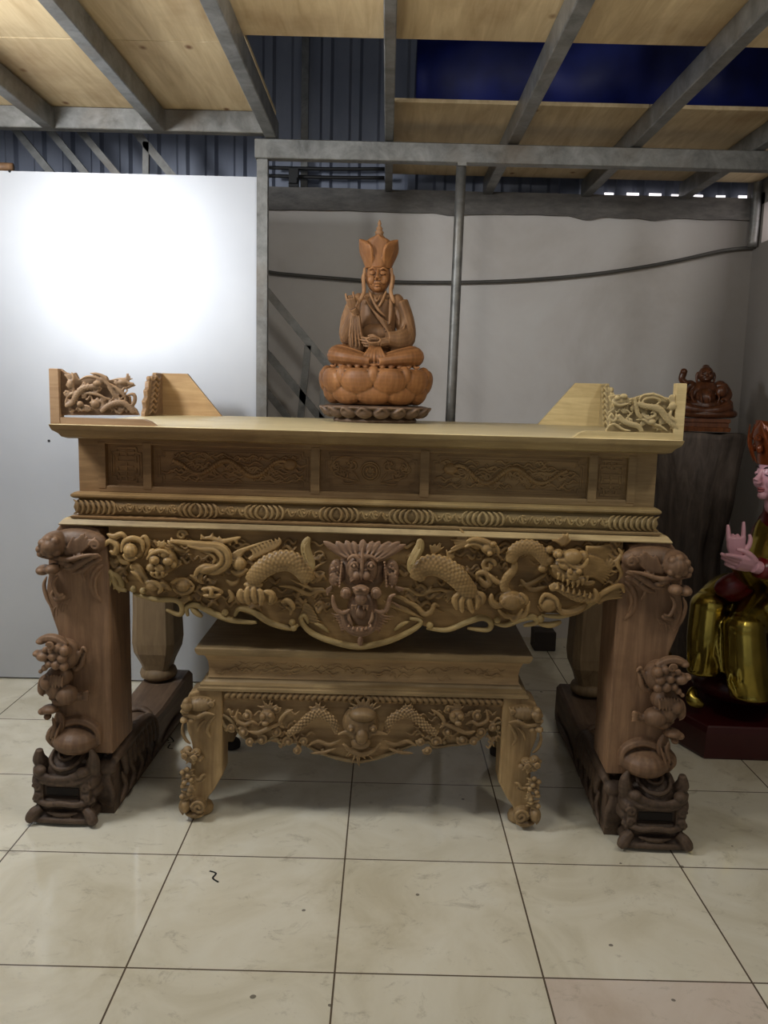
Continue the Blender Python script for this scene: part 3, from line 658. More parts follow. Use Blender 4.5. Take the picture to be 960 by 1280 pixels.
g.fan(690, 105, 30, 150, 8, 25, 45, 8, .04)
g.t([(728, 218), (770, 238), (800, 232)], 14, .03)
g.scales([(645, 250), (668, 244), (700, 262), (742, 282), (782, 278)], 16, .055, rows=3); g.t([(790, 248), (798, 275), (784, 296)], 10, .06); g.b(785, 288, 16, 12, .055)
for i in range(7): g.t([(665+i*18, 250+i*5), (668+i*18, 238+i*5), (666+i*18, 228+i*5)], 5.5, .07, 1, 'end')
g.b(640, 302, 34, 32, .04, 30); g.t([(606, 300), (625, 270), (662, 285), (672, 315)], 8, .062); g.t([(650, 300), (665, 296), (680, 325)], 10, .05); g.t([(665, 320), (700, 335), (745, 325), (770, 305)], 14, .035)
for i in range(5): t = i/4; g.t([(806+6*t, 300-20*t), (838+6*t, 288-26*t), (892, 285-44*t)], 10, .035, .7, 'end'); 
g.t([(800, 300), (815, 275), (845, 255), (885, 243), (896, 268)], 9, .045)
g.t([(878, 118), (892, 140), (878, 170), (892, 205), (880, 235)], 8, .02); g.fan(830, 190, -20, 60, 6, 30, 55, 8, .018)
ap(g, 'carved_dragon', M['carve'], apron, voxel=.003, sm=1)
# left dragon
g = Relief(AL, PY, (130, 640), .3646, gain=1.25)
g.scales([(515, 226), (540, 200), (575, 172), (618, 158), (658, 164), (688, 190), (705, 222)], 33, .045)
for i in range(9): t = i/8; g.t([(505+t*80, 160-t*38), (520+t*88, 140-t*40), (520+t*100-18, 118-t*36)], 7.5, .025, .8, 'end')
for a, b, c in (((482, 250), (478, 275), (492, 298)), ((505, 244), (500, 275), (510, 304)), ((524, 244), (524, 272), (532, 300)), ((542, 250), (552, 276), (548, 306)), ((560, 258), (586, 270), (580, 298))): g.t([a, b, c], 11, .06, .9, 'both', tip=.4)
g.b(520, 240, 34, 14, .045, 16); g.t([(565, 265), (595, 285), (578, 300), (566, 288)], 8, .05)
g.t([(610, 305), (632, 296), (650, 312), (655, 330)], 9, .03); g.t([(625, 318), (645, 330), (640, 350)], 7, .02); g.t([(600, 250), (650, 255), (700, 278), (740, 268), (790, 272)], 7, .014); g.t([(640, 228), (690, 250), (720, 262), (755, 258)], 6, .012)
for i in range(6): g.t([(700+i*8, 300+i*14), (690-i*4, 310+i*10), (720+i*8, 330+i*12)], 5, .008)
# curled head and antler
g.t([(240, 92), (300, 100), (350, 106), (405, 112), (432, 135), (430, 172), (395, 196), (345, 196)], 13, .045, .8, 'both', tip=.4)
g.t([(300, 108), (350, 118), (392, 122), (414, 145), (408, 170), (380, 182)], 7, .055); g.t([(330, 118), (370, 132), (392, 150), (384, 168)], 6, .05)
g.t([(322, 212), (335, 190), (360, 178), (395, 180), (412, 158)], 10, .05); g.b(368, 186, 36, 16, .045, 20, -.25); g.fan(345, 200, 190, 260, 5, 20, 34, 7, .04)
g.t([(335, 90), (372, 86), (405, 98), (440, 92), (475, 82)], 9, .025)
for x, y, a, b in ((345, 88, 338, 70), (372, 86, 380, 66), (405, 97, 400, 78), (428, 94, 440, 112), (455, 90, 462, 106), (388, 92, 378, 112)): g.t([(x, y), (a, b)], 7, .025, 1, 'end')
g.t([(225, 92), (245, 110), (238, 82)], 8, .03); g.sp(272, 76, 20, 1.3, 6, .02); g.t([(250, 100), (262, 122), (290, 128)], 9, .03)
for i in range(7): t = i/6; g.t([(440+t*20, 150+t*10), (470+t*20, 128-t*4), (505+t*75, 118-t*28)], 8, .03, .8, 'end', h1=.02)
g.b(470, 172, 26, 24, .03, 22); g.t([(440, 195), (470, 205), (500, 190)], 10, .03)
# mask with fangs
g.b(212, 160, 50, 48, .03, 42); g.b(198, 150, 18, 16, .085, 15); g.b(198, 150, 9, 9, .1); g.b(228, 130, 18, 16, .075, 16); g.b(240, 155, 18, 15, .08, 15); g.b(182, 178, 18, 16, .07, 15); g.b(214, 178, 18, 14, .08, 14); g.b(186, 128, 16, 15, .065); g.b(255, 170, 12, 12, .06)
g.t([(170, 150), (190, 128), (222, 118), (250, 130)], 7, .085); g.t([(176, 195), (205, 206), (240, 196)], 8, .07)
for x in (190, 206, 224): g.t([(x, 190), (x, 206)], 6, .085, 1, 'end')
g.fan(212, 112, 40, 150, 6, 15, 28, 6, .05)
g.b(110, 122, 40, 38, .02, 26); g.b(108, 122, 25, 25, .055, 24); g.t([(76, 130), (85, 95), (115, 82), (145, 95), (150, 130)], 9, .05); g.t([(80, 135), (100, 152), (130, 148)], 8, .05); g.t([(130, 92), (150, 80), (160, 110), (150, 145)], 8, .03)
g.t([(100, 182), (122, 184), (140, 210), (162, 232)], 15, .035, .6, 'both', tip=.3); g.t([(106, 192), (128, 208), (150, 236)], 6, .05); g.b(175, 248, 24, 18, .035, 18); g.t([(150, 235), (180, 232), (208, 252), (195, 272)], 8, .04)
g.b(282, 244, 26, 20, .045, 20); g.t([(238, 235), (262, 228), (290, 226), (318, 242)], 8, .04); g.t([(246, 255), (275, 268), (305, 262), (320, 244)], 8, .04); g.t([(200, 236), (225, 248), (240, 262)], 9, .03)
g.b(380, 262, 40, 15, .035, 15, .15); g.t([(345, 255), (380, 250), (412, 258)], 7, .055); g.t([(350, 274), (385, 276), (415, 270)], 7, .055); g.t([(378, 246), (382, 262), (380, 280)], 7, .062)
g.t([(300, 210), (330, 225), (350, 240)], 8, .03); g.t([(420, 225), (440, 240), (460, 235), (470, 215)], 8, .025); g.t([(430, 260), (445, 285), (430, 305)], 8, .025)
g.fan(270, 170, 150, 220, 5, 25, 45, 7, .02); g.fan(300, 290, 160, 220, 5, 30, 50, 7, .018)
g.t([(5, 115), (30, 95), (55, 110), (48, 135), (28, 128)], 10, .03); g.t([(20, 70), (45, 80), (70, 72), (90, 88)], 10, .03); g.t([(52, 138), (70, 165), (95, 172)], 9, .02)
ap(g, 'carved_dragon', M['carve'], apron, voxel=.003, sm=1)
# scrolling border
b = Relief(AL, PY, (0, 0), 1)
segs = [[(134, 712), (142, 716), (148, 732), (160, 738)], [(138, 714), (150, 720), (156, 734)],
        [(168, 741), (196, 748), (221, 749), (229, 757), (226, 767), (209, 761)], [(236, 769), (235, 758), (248, 756), (269, 766), (287, 773), (305, 776), (322, 777)], [(240, 758), (246, 764), (254, 770)],
        [(294, 769), (300, 760), (316, 763), (338, 777), (363, 784), (374, 780)], [(386, 778), (381, 768), (377, 774), (389, 789), (414, 800), (447, 807), (479, 802), (505, 792), (523, 781), (525, 774), (512, 772)],
        [(533, 784), (559, 786), (585, 776), (603, 771), (613, 777), (609, 786), (584, 784)], [(617, 778), (632, 780), (650, 773), (665, 770), (670, 777), (654, 781)], [(671, 778), (687, 780), (701, 776)], [(676, 768), (700, 769), (724, 761), (742, 750), (760, 742), (776, 728)]]
for s_ in segs: b.t(s_, 4.1, .012, 1.3, 'both', tip=.42, k=6, seg=10)
for x, y in ((169, 735), (181, 737), (283, 764), (366, 776), (537, 780), (621, 773), (368, 783), (675, 772)): b.b(x, y, 4.6, 4.6, .02, 4.6)
for x, y, s_ in ((392, 778, 1), (512, 776, -1)): b.t([(x, y), (x+s_*10, y+4), (x+s_*20, y+12)], 3, .008)
for s_ in ([(140, 716), (146, 726), (144, 736)], [(134, 708), (140, 722), (137, 736)], [(150, 720), (152, 732), (150, 740)]): b.t(s_, 2.6, .014)
ap(b, 'scroll_border', M['rim'], apron, smooth=True)
# ---- front legs
def front_leg():
    """right front leg in altar coordinates"""
    o = [(.925, .27), (.925, 1.0), (.93, 1.06), (.96, 1.13), (1.02, 1.146), (1.10, 1.146), (1.135, 1.10), (1.150, 1.03), (1.152, .95), (1.16, .905), (1.158, .85), (1.140, .79), (1.124, .74), (1.118, .68), (1.120, .60), (1.126, .50), (1.136, .44), (1.154, .39), (1.158, .34), (1.14, .295), (1.09, .272), (1.05, .27)]
    return MB().prism(o, .045, .27)
def leg_parts(sx):
    fl = (lambda m: m) if sx > 0 else (lambda m: m.mirror())
    leg = ap(fl(front_leg()), 'leg', M['leg'], auto=True)
    bv = leg.modifiers.new('b', 'BEVEL'); bv.width = .006; bv.segments = 2; bv.limit_method = 'ANGLE'
    # lion mask: curls, brow, bulging nose
    q = Relief(AL, .045, (660, 660), .3281)
    q.b(470, 120, 115, 55, .0, 50); q.b(548, 130, 55, 52, .02, 90)
    for x, y, r in ((528, 108, 17), (552, 102, 18), (578, 118, 17), (590, 142, 14), (540, 132, 21), (565, 148, 20), (522, 150, 16), (546, 160, 15), (585, 160, 13)): q.b(x, y, r, r, .075, r*1.1)
    for i in range(9): t = i/8; q.t([(378+t*90, 85+12*math.sin(t*9)), (410+t*70, 122), (450+t*50, 160+6*t)], 8, .05, .9, 'both')
    q.sp(382, 118, 20, 1.5, 7, .055); q.t([(360, 150), (420, 160), (480, 178), (540, 178), (602, 172)], 10, .06, 1.1)
    q.t([(362, 160), (395, 165), (430, 185), (470, 212), (510, 218)], 15, .04, .8); q.t([(362, 178), (400, 192), (440, 225), (480, 240)], 12, .025, .8); q.t([(400, 205), (430, 210), (440, 240), (425, 270)], 9, .02)
    q.b(540, 218, 26, 22, .06, 40); q.b(580, 226, 26, 20, .05, 46); q.b(505, 190, 24, 14, .05, 20); q.b(488, 200, 20, 12, .045, 16)
    q.t([(530, 250), (545, 265), (550, 290), (530, 325), (505, 318)], 9, .03, .9); q.t([(590, 262), (600, 300), (585, 350), (560, 390)], 9, .0, .9); q.t([(545, 300), (560, 330), (540, 355)], 9, .015); q.b(525, 338, 26, 12, .02, 14, .3)
    for i in range(5): q.t([(480+i*14, 330+i*8), (500+i*14, 360+i*8), (505+i*12, 395+i*8)], 3, .001)
    m_ = q if sx > 0 else q.mirror()
    ap(m_, 'lion_mask', M['leg'], leg, voxel=.0034, sm=1)
    # volute where leg meets apron
    q = Relief(AL, .06, (660, 660), .3281)
    q.t([(362, 200), (390, 222), (402, 262), (392, 312), (362, 345)], 15, .01, 1.6, 'both', tip=.3); q.t([(358, 215), (378, 240), (384, 275), (372, 315)], 6, .035)
    ap(q if sx > 0 else q.mirror(), 'volute', M['leg'], leg)
    # climbing lion cub
    q = Relief(AL, .045, (660, 660), .3281)
    q.b(495, 555, 60, 62, .015, 60); q.b(500, 535, 46, 36, .05, 46); q.t([(470, 505), (505, 488), (545, 484), (588, 500)], 20, .06, 1.2, 'both', tip=.5); q.b(575, 498, 20, 13, .06, 24)
    q.b(556, 548, 30, 24, .065, 44); q.b(582, 540, 15, 13, .075, 26)
    for x, y, r in ((470, 520, 20), (498, 512, 16), (515, 545, 18), (478, 550, 19), (500, 575, 20), (530, 575, 15), (522, 525, 13), (545, 520, 12), (470, 580, 18), (545, 590, 13), (560, 605, 9)): q.b(x, y, r, r, .085, r*1.1)
    q.sp(520, 500, 16, 1.4, 6, .10); q.t([(408, 525), (422, 560), (430, 595), (452, 612), (462, 590)], 11, .02, 1); q.t([(420, 522), (440, 555), (450, 590)], 8, .03); q.t([(404, 540), (418, 522), (430, 530)], 8, .03)
    q.b(510, 640, 52, 46, .03, 52); q.b(520, 680, 42, 48, .03, 50); q.b(470, 702, 44, 38, .045, 42); q.b(545, 655, 28, 34, .05, 40); q.b(566, 680, 18, 34, .03, 44)
    q.t([(440, 715), (415, 705), (390, 690)], 18, .035, 1, 'both', tip=.6)
    for i in range(4): q.t([(408, 690+i*9), (392, 682+i*10), (382, 686+i*11)], 6, .05, 1)
    for i in range(7): q.t([(475+i*12, 615), (480+i*11, 640), (478+i*13, 668)], 5, .075)
    q.t([(545, 620), (570, 645), (574, 690), (555, 710)], 8, .06); q.t([(500, 690), (530, 715), (535, 730)], 14, .04); q.b(500, 730, 36, 22, .03, 34)
    q.b(535, 762, 34, 18, .045, 36); q.b(560, 770, 20, 14, .05, 26); q.b(548, 795, 15, 14, .035, 20); q.t([(510, 770), (495, 810), (500, 850), (530, 900)], 16, .03, 1, 'both'); q.t([(525, 790), (515, 830), (528, 880)], 9, .045); q.t([(490, 810), (505, 860), (512, 900)], 6, .05)
    ap(q if sx > 0 else q.mirror(), 'carved_lion', M['leg'], leg, voxel=.0034, sm=1)
    # foot scroll
    q = Relief(AL, .045, (660, 660), .3281)
    q.b(445, 890, 105, 72, -.04, 60); q.t([(350, 900), (365, 840), (430, 812), (490, 830), (535, 862), (548, 890), (520, 925)], 22, .0, 1.6, 'both', tip=.5)
    q.t([(392, 890), (410, 868), (450, 862), (485, 878), (495, 905), (455, 912), (410, 908), (392, 890)], 9, .035, 1, 'none')
    q.blob(q.at(445, 890, -.05), (.10, .14, .062)); q.b(520, 900, 36, 32, -.01, 34)
    ap(q if sx > 0 else q.mirror(), 'foot_scroll', M['leg'], leg, voxel=.004, sm=2)
leg_parts(1); leg_parts(-1)
# ---- rear legs
def rear_leg(sx):
    c = 1.075; mb = MB()
    def ring(z, w, ch): return [(c-w+ch, 1.0, z), (c+w-ch, 1.0, z), (c+w, 1.0+ch, z), (c+w, 1.2-ch, z), (c+w-ch, 1.2, z), (c-w+ch, 1.2, z), (c-w, 1.2-ch, z), (c-w, 1.0+ch, z)]
    def taper(z, w, y0, y1): ch = min(w, (y1-y0)/2)*.3; return [(c-w+ch, y0, z), (c+w-ch, y0, z), (c+w, y0+ch, z), (c+w, y1-ch, z), (c+w-ch, y1, z), (c-w+ch, y1, z), (c-w, y1-ch, z), (c-w, y0+ch, z)]
    R_ = [taper(.255, .062, 1.03, 1.17), taper(.285, .07, 1.02, 1.18), taper(.35, .098, .99, 1.21), taper(.40, .105, .985, 1.215), taper(.55, .100, .99, 1.21), taper(.75, .098, .99, 1.21), taper(1.14, .10, .99, 1.21)]
    vs = [p for r in R_ for p in r]; fs = [tuple(range(7, -1, -1)), tuple(len(vs)-8+i for i in range(8))]
    for k in range(len(R_)-1):
        for i in range(8): fs.append((8*k+i, 8*k+(i+1) % 8, 8*k+8+(i+1) % 8, 8*k+8+i))
    mb.add(vs, fs); o = ap(mb if sx > 0 else mb.mirror(), 'leg', M['rear'], smooth=False)
    n = MB().lathe([(.07, .20), (.088, .212), (.092, .23), (.085, .25), (.066, .262)], (c, 1.10, 0), 24)
    ap(n if sx > 0 else n.mirror(), 'neck_ring', M['rear'], o)
rear_leg(1); rear_leg(-1)
# ---- runners with dragon heads in front
def runner(sx):
    fl = (lambda m: m) if sx > 0 else (lambda m: m.mirror())
    prof = [(.10, .0), (.10, .20), (.22, .215), (.40, .235), (.50, .215), (.60, .185), (.75, .175), (.95, .185), (1.22, .20), (1.255, .18), (1.265, .03), (1.25, 0)]
    mb = MB(); n = len(prof); xs = ((.945, 0), (.955, .012), (1.14, .012), (1.155, 0)); vs = []
    for x, d in xs: vs += [(x+(.0), y, min(z, max(z-.012+d, 0)) if z > .1 else z) for y, z in prof]
    fs = [tuple(range(n)), tuple(3*n+i for i in range(n-1, -1, -1))]
    for k in range(3):
        for i in range(n): fs.append((k*n+(i+1) % n, k*n+i, (k+1)*n+i, (k+1)*n+(i+1) % n))
    mb.add(vs, fs); o = ap(fl(mb), 'base_runner', M['runner'], smooth=False)
    # spine of curls over the front half, on the inner side
    s = MB()
    for i in range(9):
        t = i/8; y = .16+.40*t; z = .225+.02*math.sin(t*3)-.03*t
        s.tube([(.925, y+.03, z-.10), (.930, y+.01, z-.02), (.955, y-.01, z+.018), (.985, y-.035, z+.005)], .022, .8, 8, up=(1, 0, 0), taper='both', tip=.45)
    s.tube([(.94, .10, .22), (.945, .3, .235), (.955, .5, .215), (.95, .60, .16), (.94, .58, .10)], .032, 1, 8, up=(1, 0, 0), taper='both', tip=.5)
    s.tube([(1.145, .15, .18), (1.15, .3, .21), (1.15, .5, .18), (1.15, .62, .10)], .028, 1, 8, up=(1, 0, 0), taper='both', tip=.5)
    for i in range(5): s.tube([(.93, .12+.1*i, .03), (.928, .18+.1*i, .08), (.932, .15+.1*i, .15)], .014, .8, 8, up=(1, 0, 0), taper='both')
    s.tube([(.94, .7, .03), (.935, .9, .05), (.94, 1.1, .03), (.945, 1.2, .06)], .02, .8, 8, up=(1, 0, 0)); s.tube([(.96, .66, .17), (1.04, .70, .192), (1.13, .66, .17)], .02, .7, 8, up=(0, 0, 1))
    for i in range(4): s.tube([(.955+.018*i, .095, .03+.01*i), (.948+.016*i, .085, .09), (.965+.014*i, .088, .15), (.960+.02*i, .10, .205)], .015, .9, 8, up=(0, 1, 0), taper='both', tip=.5)
    s.spiral((.965, .088, .06), .02, 1.3, .009, 0, 1); s.blob((.975, .10, .19), (.045, .03, .03))
    ap(fl(s), 'carved_spine', M['runner'], o, voxel=.006, sm=2)
    h = MB(); cx = 1.106
    T3 = lambda pts, r, fl_=1, **k: h.tube(pts, r, fl_, 9, up=(0, 1, 0), **k)
    h.blob((cx, .14, .190), (.104, .15, .088), None, 20, 12)                                  # domed forehead with a volute
    for r, w in ((.060, .008), (.030, .007)): h.tube([(cx-.004+r*math.cos(a), .052+.062*r/.06*math.sin(a), .256+.030*(r/.06)*math.sin(a)+(0 if r > .05 else .010)) for a in [i*PI/8 for i in range(17)]], w, 1, 8, up=(0, .6, .8), taper='none')
    T3([(cx-.098, .05, .19), (cx-.112, .025, .235), (cx-.118, .012, .27), (cx-.108, .012, .300)], .022, radii=[.03, .027, .019, .007]); T3([(cx+.085, .06, .20), (cx+.095, .03, .245), (cx+.090, .02, .288)], .022, radii=[.03, .026, .013])
    h.box(cx-.104, cx+.104, .008, .30, .098, .196, ch=.016); h.box(cx-.098, cx+.098, .045, .28, .03, .15, ch=.01)   # snout and throat
    T3([(cx-.118, .05, .222), (cx-.085, .005, .213), (cx-.03, -.008, .190), (cx+.03, -.008, .186), (cx+.09, .005, .196), (cx+.118, .05, .20)], .017, .9, radii=[.014, .018, .014, .014, .017, .014])
    T3([(cx-.112, .03, .205), (cx-.07, -.002, .178), (cx, -.010, .170), (cx+.07, -.002, .174), (cx+.112, .03, .182)], .012, .9, taper='none')
    h.box(cx-.112, cx+.112, -.004, .30, .078, .101, ch=.010); h.box(cx-.100, cx+.104, .010, .28, .048, .080, ch=.010)
    T3([(cx-.118, .02, .098), (cx-.06, -.012, .088), (cx, -.016, .093), (cx+.06, -.012, .088), (cx+.118, .02, .094)], .011, .9, taper='none')
    for s_ in (-1, 1):
        h.box(cx+s_*.088-.018, cx+s_*.088+.018, -.004, .10, .085, .185, ch=.009)
        h.blob((cx+s_*.080, .0, .214), (.024, .022, .018)); h.blob((cx+s_*.105, .05, .165), (.022, .05, .034)); h.blob((cx+s_*.108, .08, .12), (.022, .06, .03)); h.spiral((cx+s_*.092, -.004, .150), .018, 1.3, .006, 0, s_); h.spiral((cx+s_*.094, -.006, .110), .015, 1.3, .0055, 0, -s_)
        T3([(cx+s_*.085, .01, .062), (cx+s_*.105, -.002, .048), (cx+s_*.118, -.010, .030), (cx+s_*.126, -.006, .016)], .02, 1, radii=[.018, .022, .022, .015])
        h.blob((cx+s_*.045, -.008, .182), (.014, .012, .010))
    h.box(cx-.112, cx+.114, -.002, .30, .004, .046, ch=.010); T3([(cx-.122, .005, .016), (cx-.05, -.010, .022), (cx+.05, -.010, .022), (cx+.122, .005, .016)], .012, .9, taper='none')
    h.tube([(cx-.06, -.004, .052), (cx, -.010, .046), (cx+.06, -.004, .052)], .010, 1, 8)
    for i in range(6): h.tube([(cx-.108, .08+.035*i, .215-.008*i), (cx-.118, .11+.035*i, .17), (cx-.112, .10+.035*i, .12)], .014, .8, 8, up=(1, 0, 0)); h.tube([(cx+.104, .08+.035*i, .205-.008*i), (cx+.112, .11+.035*i, .16), (cx+.106, .10+.035*i, .11)], .014, .8, 8, up=(1, 0, 0))
    ap(fl(h), 'dragon_head', M['runner'], o, voxel=.0036, sm=1)
    m = MB().box(cx-.062, cx+.060, .0052, .02, .110, .150, ch=.006); ap(fl(m), 'mouth_shade', M['deep'], o, smooth=False)  # solid dark block, its colour painted as the shade of an open mouth
runner(1); runner(-1)
# ---- winged ends on the table top
def wing(sx):
    fl = (lambda m: m) if sx > 0 else (lambda m: m.mirror())
    W = M['wing'] if sx > 0 else M['wingl']
    e = MB().box(1.060, 1.092, -.030, .012, TZ-.001, 1.703, ch=.002); w = ap(fl(e), 'end_stile', W, smooth=False)
    bp = [(.775, TZ), (.945, 1.715), (1.085, 1.715), (1.085, TZ)]
    bd = MB().prism(bp, 1.20, 1.222)
    ap(fl(bd), 'back_board', M['wing'] if sx > 0 else M['backl'], w, smooth=False)
    fo = [(.722, TZ), (.745, 1.528), (.765, 1.535), (1.062, 1.535), (1.062, TZ)]
    r = MB().prism(fo, -.028, .01); ap(fl(r), 'fret_rail', W, w, smooth=False)
    return w
wR = wing(1); wL = wing(-1)
# right fret: solid ground with dragon
c = Relief(AL, -.010, (680, 470), .20833)
gp = [(372, 325), (392, 290), (400, 240), (388, 215), (418, 195), (412, 165), (395, 150), (388, 120), (420, 112), (470, 112), (500, 135), (540, 130), (580, 115), (640, 105), (700, 125), (750, 135), (775, 110), (805, 105), (822, 120), (822, 345), (372, 335)]
gp = [AL(680+x*.20833, 470+y*.20833, -.01) for x, y in gp]
c.prism(gp, -.010, .006)
c.scales([(560, 165), (600, 182), (655, 190), (690, 205), (715, 240), (745, 275), (795, 315)], 20, .014, rows=3)
c.scales([(440, 235), (470, 270), (515, 290), (555, 300), (580, 330)], 17, .014, rows=3)
c.scales([(535, 130), (545, 180), (555, 225), (575, 250)], 13, .014, rows=3)
for a in ((560, 160, 580, 120, 640, 110, 700, 125, 735, 150), (580, 170, 595, 140, 650, 130, 690, 150, 660, 175), (395, 225, 385, 250, 410, 270, 430, 250, 425, 220), (540, 262, 590, 262, 630, 285, 690, 300, 735, 330), (370, 325, 385, 300, 420, 290, 470, 320, 520, 328), (590, 240, 620, 255, 660, 235, 650, 215, 630, 225)):
    c.t([(a[i], a[i+1]) for i in range(0, 10, 2)], 9, .014)
c.b(445, 150, 42, 28, .012, 24); c.b(470, 122, 22, 16, .02, 14); c.b(430, 130, 16, 14, .022); c.b(420, 165, 20, 14, .018); c.t([(395, 150), (440, 175), (500, 165)], 9, .022); c.fan(480, 150, -60, 60, 6, 30, 50, 8, .014); c.fan(410, 240, 120, 260, 6, 20, 36, 8, .012)
c.b(765, 180, 26, 24, .016, 16); c.fan(765, 165, 40, 130, 6, 45, 70, 10, .012); c.t([(760, 200), (745, 240), (770, 262), (795, 290)], 14, .016); c.b(640, 275, 24, 18, .012); c.fan(690, 300, 200, 340, 6, 25, 40, 7, .01)
for x in (758, 774, 790): c.b(x, 345, 7, 7, .006)
c.t([(590, 108), (620, 112), (658, 98)], 7, .016); c.fan(600, 200, 180, 300, 6, 30, 50, 7, .008); c.fan(470, 220, 0, 90, 5, 25, 45, 7, .008)
rnd = random.Random(41)
def fill(c, x0, x1, y0, y1, n, h):
    for i in range(n):
        x = x0+(x1-x0)*rnd.random(); y = y0+(y1-y0)*rnd.random(); L = 14+20*rnd.random(); k = rnd.choice((-1, 1))
        c.t([(x-L, y+k*6), (x-L*.3, y-k*12), (x+L*.4, y+k*6), (x+L, y-k*12)], 5.5, h)
        if i % 3 == 0: c.sp(x, y, 15, 1.3, 5, h+.002, k, rnd.random()*6)
fill(c, 425, 800, 150, 320, 44, .009)
ap(c, 'carved_fret', M['wing'], wR, voxel=.0025, sm=1)
# left fret: pierced, with a ragged inner end
c = Relief(AL, -.010, (40, 440), .27083)
gp = [(136, 80), (152, 92), (172, 100), (200, 95), (215, 125), (250, 115), (300, 100), (340, 110), (352, 130), (395, 120), (430, 118), (440, 150), (478, 152), (440, 170), (400, 175), (430, 195), (452, 205), (455, 245), (478, 262), (494, 292), (136, 292)]
gp = [AL(40+x*.27083, 440+y*.27083, -.01) for x, y in gp]
c.prism(gp, -.010, .006)
c.scales([(165, 250), (195, 235), (215, 200), (240, 170), (285, 160), (320, 160)], 14, .014, rows=3); c.scales([(330, 275), (360, 250), (400, 235), (440, 240), (475, 280)], 14, .016, rows=3); c.scales([(330, 120), (360, 150), (380, 190), (400, 215)], 10, .014, rows=3)
for a in ((190, 92, 200, 120, 190, 150, 200, 180, 180, 210), (225, 130, 260, 115, 300, 118, 330, 135, 320, 160), (272, 98, 310, 102, 345, 118, 350, 135, 340, 150), (270, 235, 300, 225, 335, 235, 320, 262, 280, 258), (160, 225, 180, 200, 205, 190, 215, 215, 195, 240), (395, 125, 430, 130, 455, 145, 475, 150, 440, 165), (355, 170, 385, 160, 410, 180, 430, 200, 440, 225), (240, 205, 265, 190, 300, 195, 330, 205, 350, 225)):
    c.t([(a[i], a[i+1]) for i in range(0, 10, 2)], 8, .014)
c.b(185, 150, 18, 22, .014, 12); c.b(310, 145, 20, 14, .018, 12); c.fan(180, 130, 60, 130, 5, 25, 40, 6, .012); c.b(425, 140, 24, 14, .014, 12); c.fan(440, 130, 10, 80, 5, 22, 36, 6, .012); c.fan(400, 150, 80, 150, 4, 22, 36, 6, .012)
c.b(300, 240, 22, 18, .016, 14); c.fan(240, 250, 150, 250, 6, 20, 40, 6, .01); c.t([(440, 200), (475, 195), (480, 225), (470, 250), (490, 285)], 10, .012); c.b(230, 240, 16, 14, .014); c.fan(360, 215, 200, 330, 6, 20, 34, 6, .01)
c.fan(200, 270, 160, 200, 3, 20, 30, 6, .008)
fill(c, 165, 430, 150, 275, 34, .012)
ap(c, 'carved_fret', M['wingl'], wL, voxel=.0025, sm=1)
# stepped side frets running forward from the rear boards
for sx, w_ in ((1, wR), (-1, wL)):
    so = [(1.20, TZ), (1.20, 1.715), (1.10, 1.715), (1.09, 1.700), (1.04, 1.698), (1.03, 1.675), (.985, 1.672), (.98, 1.64), (.955, 1.63), (.965, 1.60), (.93, 1.58), (.945, 1.55), (.92, 1.53), (.92, TZ)]
    mb = MB(); n = len(so); vs = [(1.066, y, z) for y, z in so]+[(1.086, y, z) for y, z in so]
    mb.add(vs, [tuple(range(n)), tuple(range(2*n-1, n-1, -1))]+[((i+1) % n, i, n+i, n+(i+1) % n) for i in range(n)])
    for i in range(7): z = 1.53+.026*i; y = .97+.012*i; mb.tube([(1.062, y, z-.01), (1.058, y+.03, z+.01), (1.06, y+.07, z-.005), (1.062, y+.12, z+.01)], .008, .9, 6, up=(1, 0, 0)); mb.blob((1.076, y-.03, z), (.012, .014, .012), None, 8, 6)
    ap(mb if sx > 0 else mb.mirror(), 'side_fret', M['wing'] if sx > 0 else M['wingl'], w_, voxel=.004)
# ------------------------------------------------------------------ low carved table under the altar
SO, SR = (-.065, 3.03), -.3
SL = frame(SO, SR)
stool = thing('low_table', 'low carved offering table standing under the altar table', 'table', (SO[0], SO[1], 0), R(SR))
sp_ = lambda mb, name, mat, parent=None, **k: mb.build(name, mat, parent or stool, **k)
SD = .74
sp_(MB().rings([(0, .652, -.035), (0, .658, -.012), (0, .668, -.004), (0, .680, 0), (0, .687, 0), (0, .690, -.003)], -.628, .632, -.01, SD+.02), 'tabletop', M['stool'], auto=True)
sp_(MB().rings([(0, .565, .004), (0, .572, 0), (0, .60, -.002), (0, .63, .002), (0, .653, .012)], -.585, .590, .03, SD-.02), 'waist', M['stoolc'], auto=True)
mb = MB().rings([(0, .520, .014), (0, .530, .014), (0, .534, .006), (0, .542, .006), (0, .546, -.004), (0, .556, -.012), (0, .566, -.016)], -.608, .612, .015, SD)
sp_(mb, 'base_moulding', M['stool'], auto=True)
mb = MB()                                                     # low cloud carving on the waist
rnd = random.Random(21)
for i in range(64):
    x = (rnd.random()-.5)*1.06; z = .585+.048*rnd.random(); L = .012+.03*rnd.random(); s = rnd.choice((-1, 1)); y = .029
    mb.tube([(x-L, y, z), (x-L*.3, y, z+s*.008), (x+L*.3, y, z-s*.006), (x+L, y, z+s*.006)], .0035, .7, 6, k=3)
sp_(mb, 'waist_carving', M['stoolc'])
APY = .035
oo = [(268, 868), (268, 884), (274, 896), (284, 896), (292, 905), (303, 921), (318, 926), (333, 926), (345, 928), (360, 928), (375, 928), (392, 936), (412, 944), (432, 949), (446, 951), (465, 949), (485, 943), (500, 936), (520, 929), (540, 930), (562, 931), (585, 926), (600, 922), (612, 908), (620, 904), (630, 906), (638, 895), (640, 874)]
pp = [SL(x, y, APY) for x, y in oo]
sap = sp_(MB().prism([(pp[0][0], .522)]+pp[1:]+[(pp[-1][0], .522)], APY, APY+.035), 'apron', M['stoolc'], smooth=False)
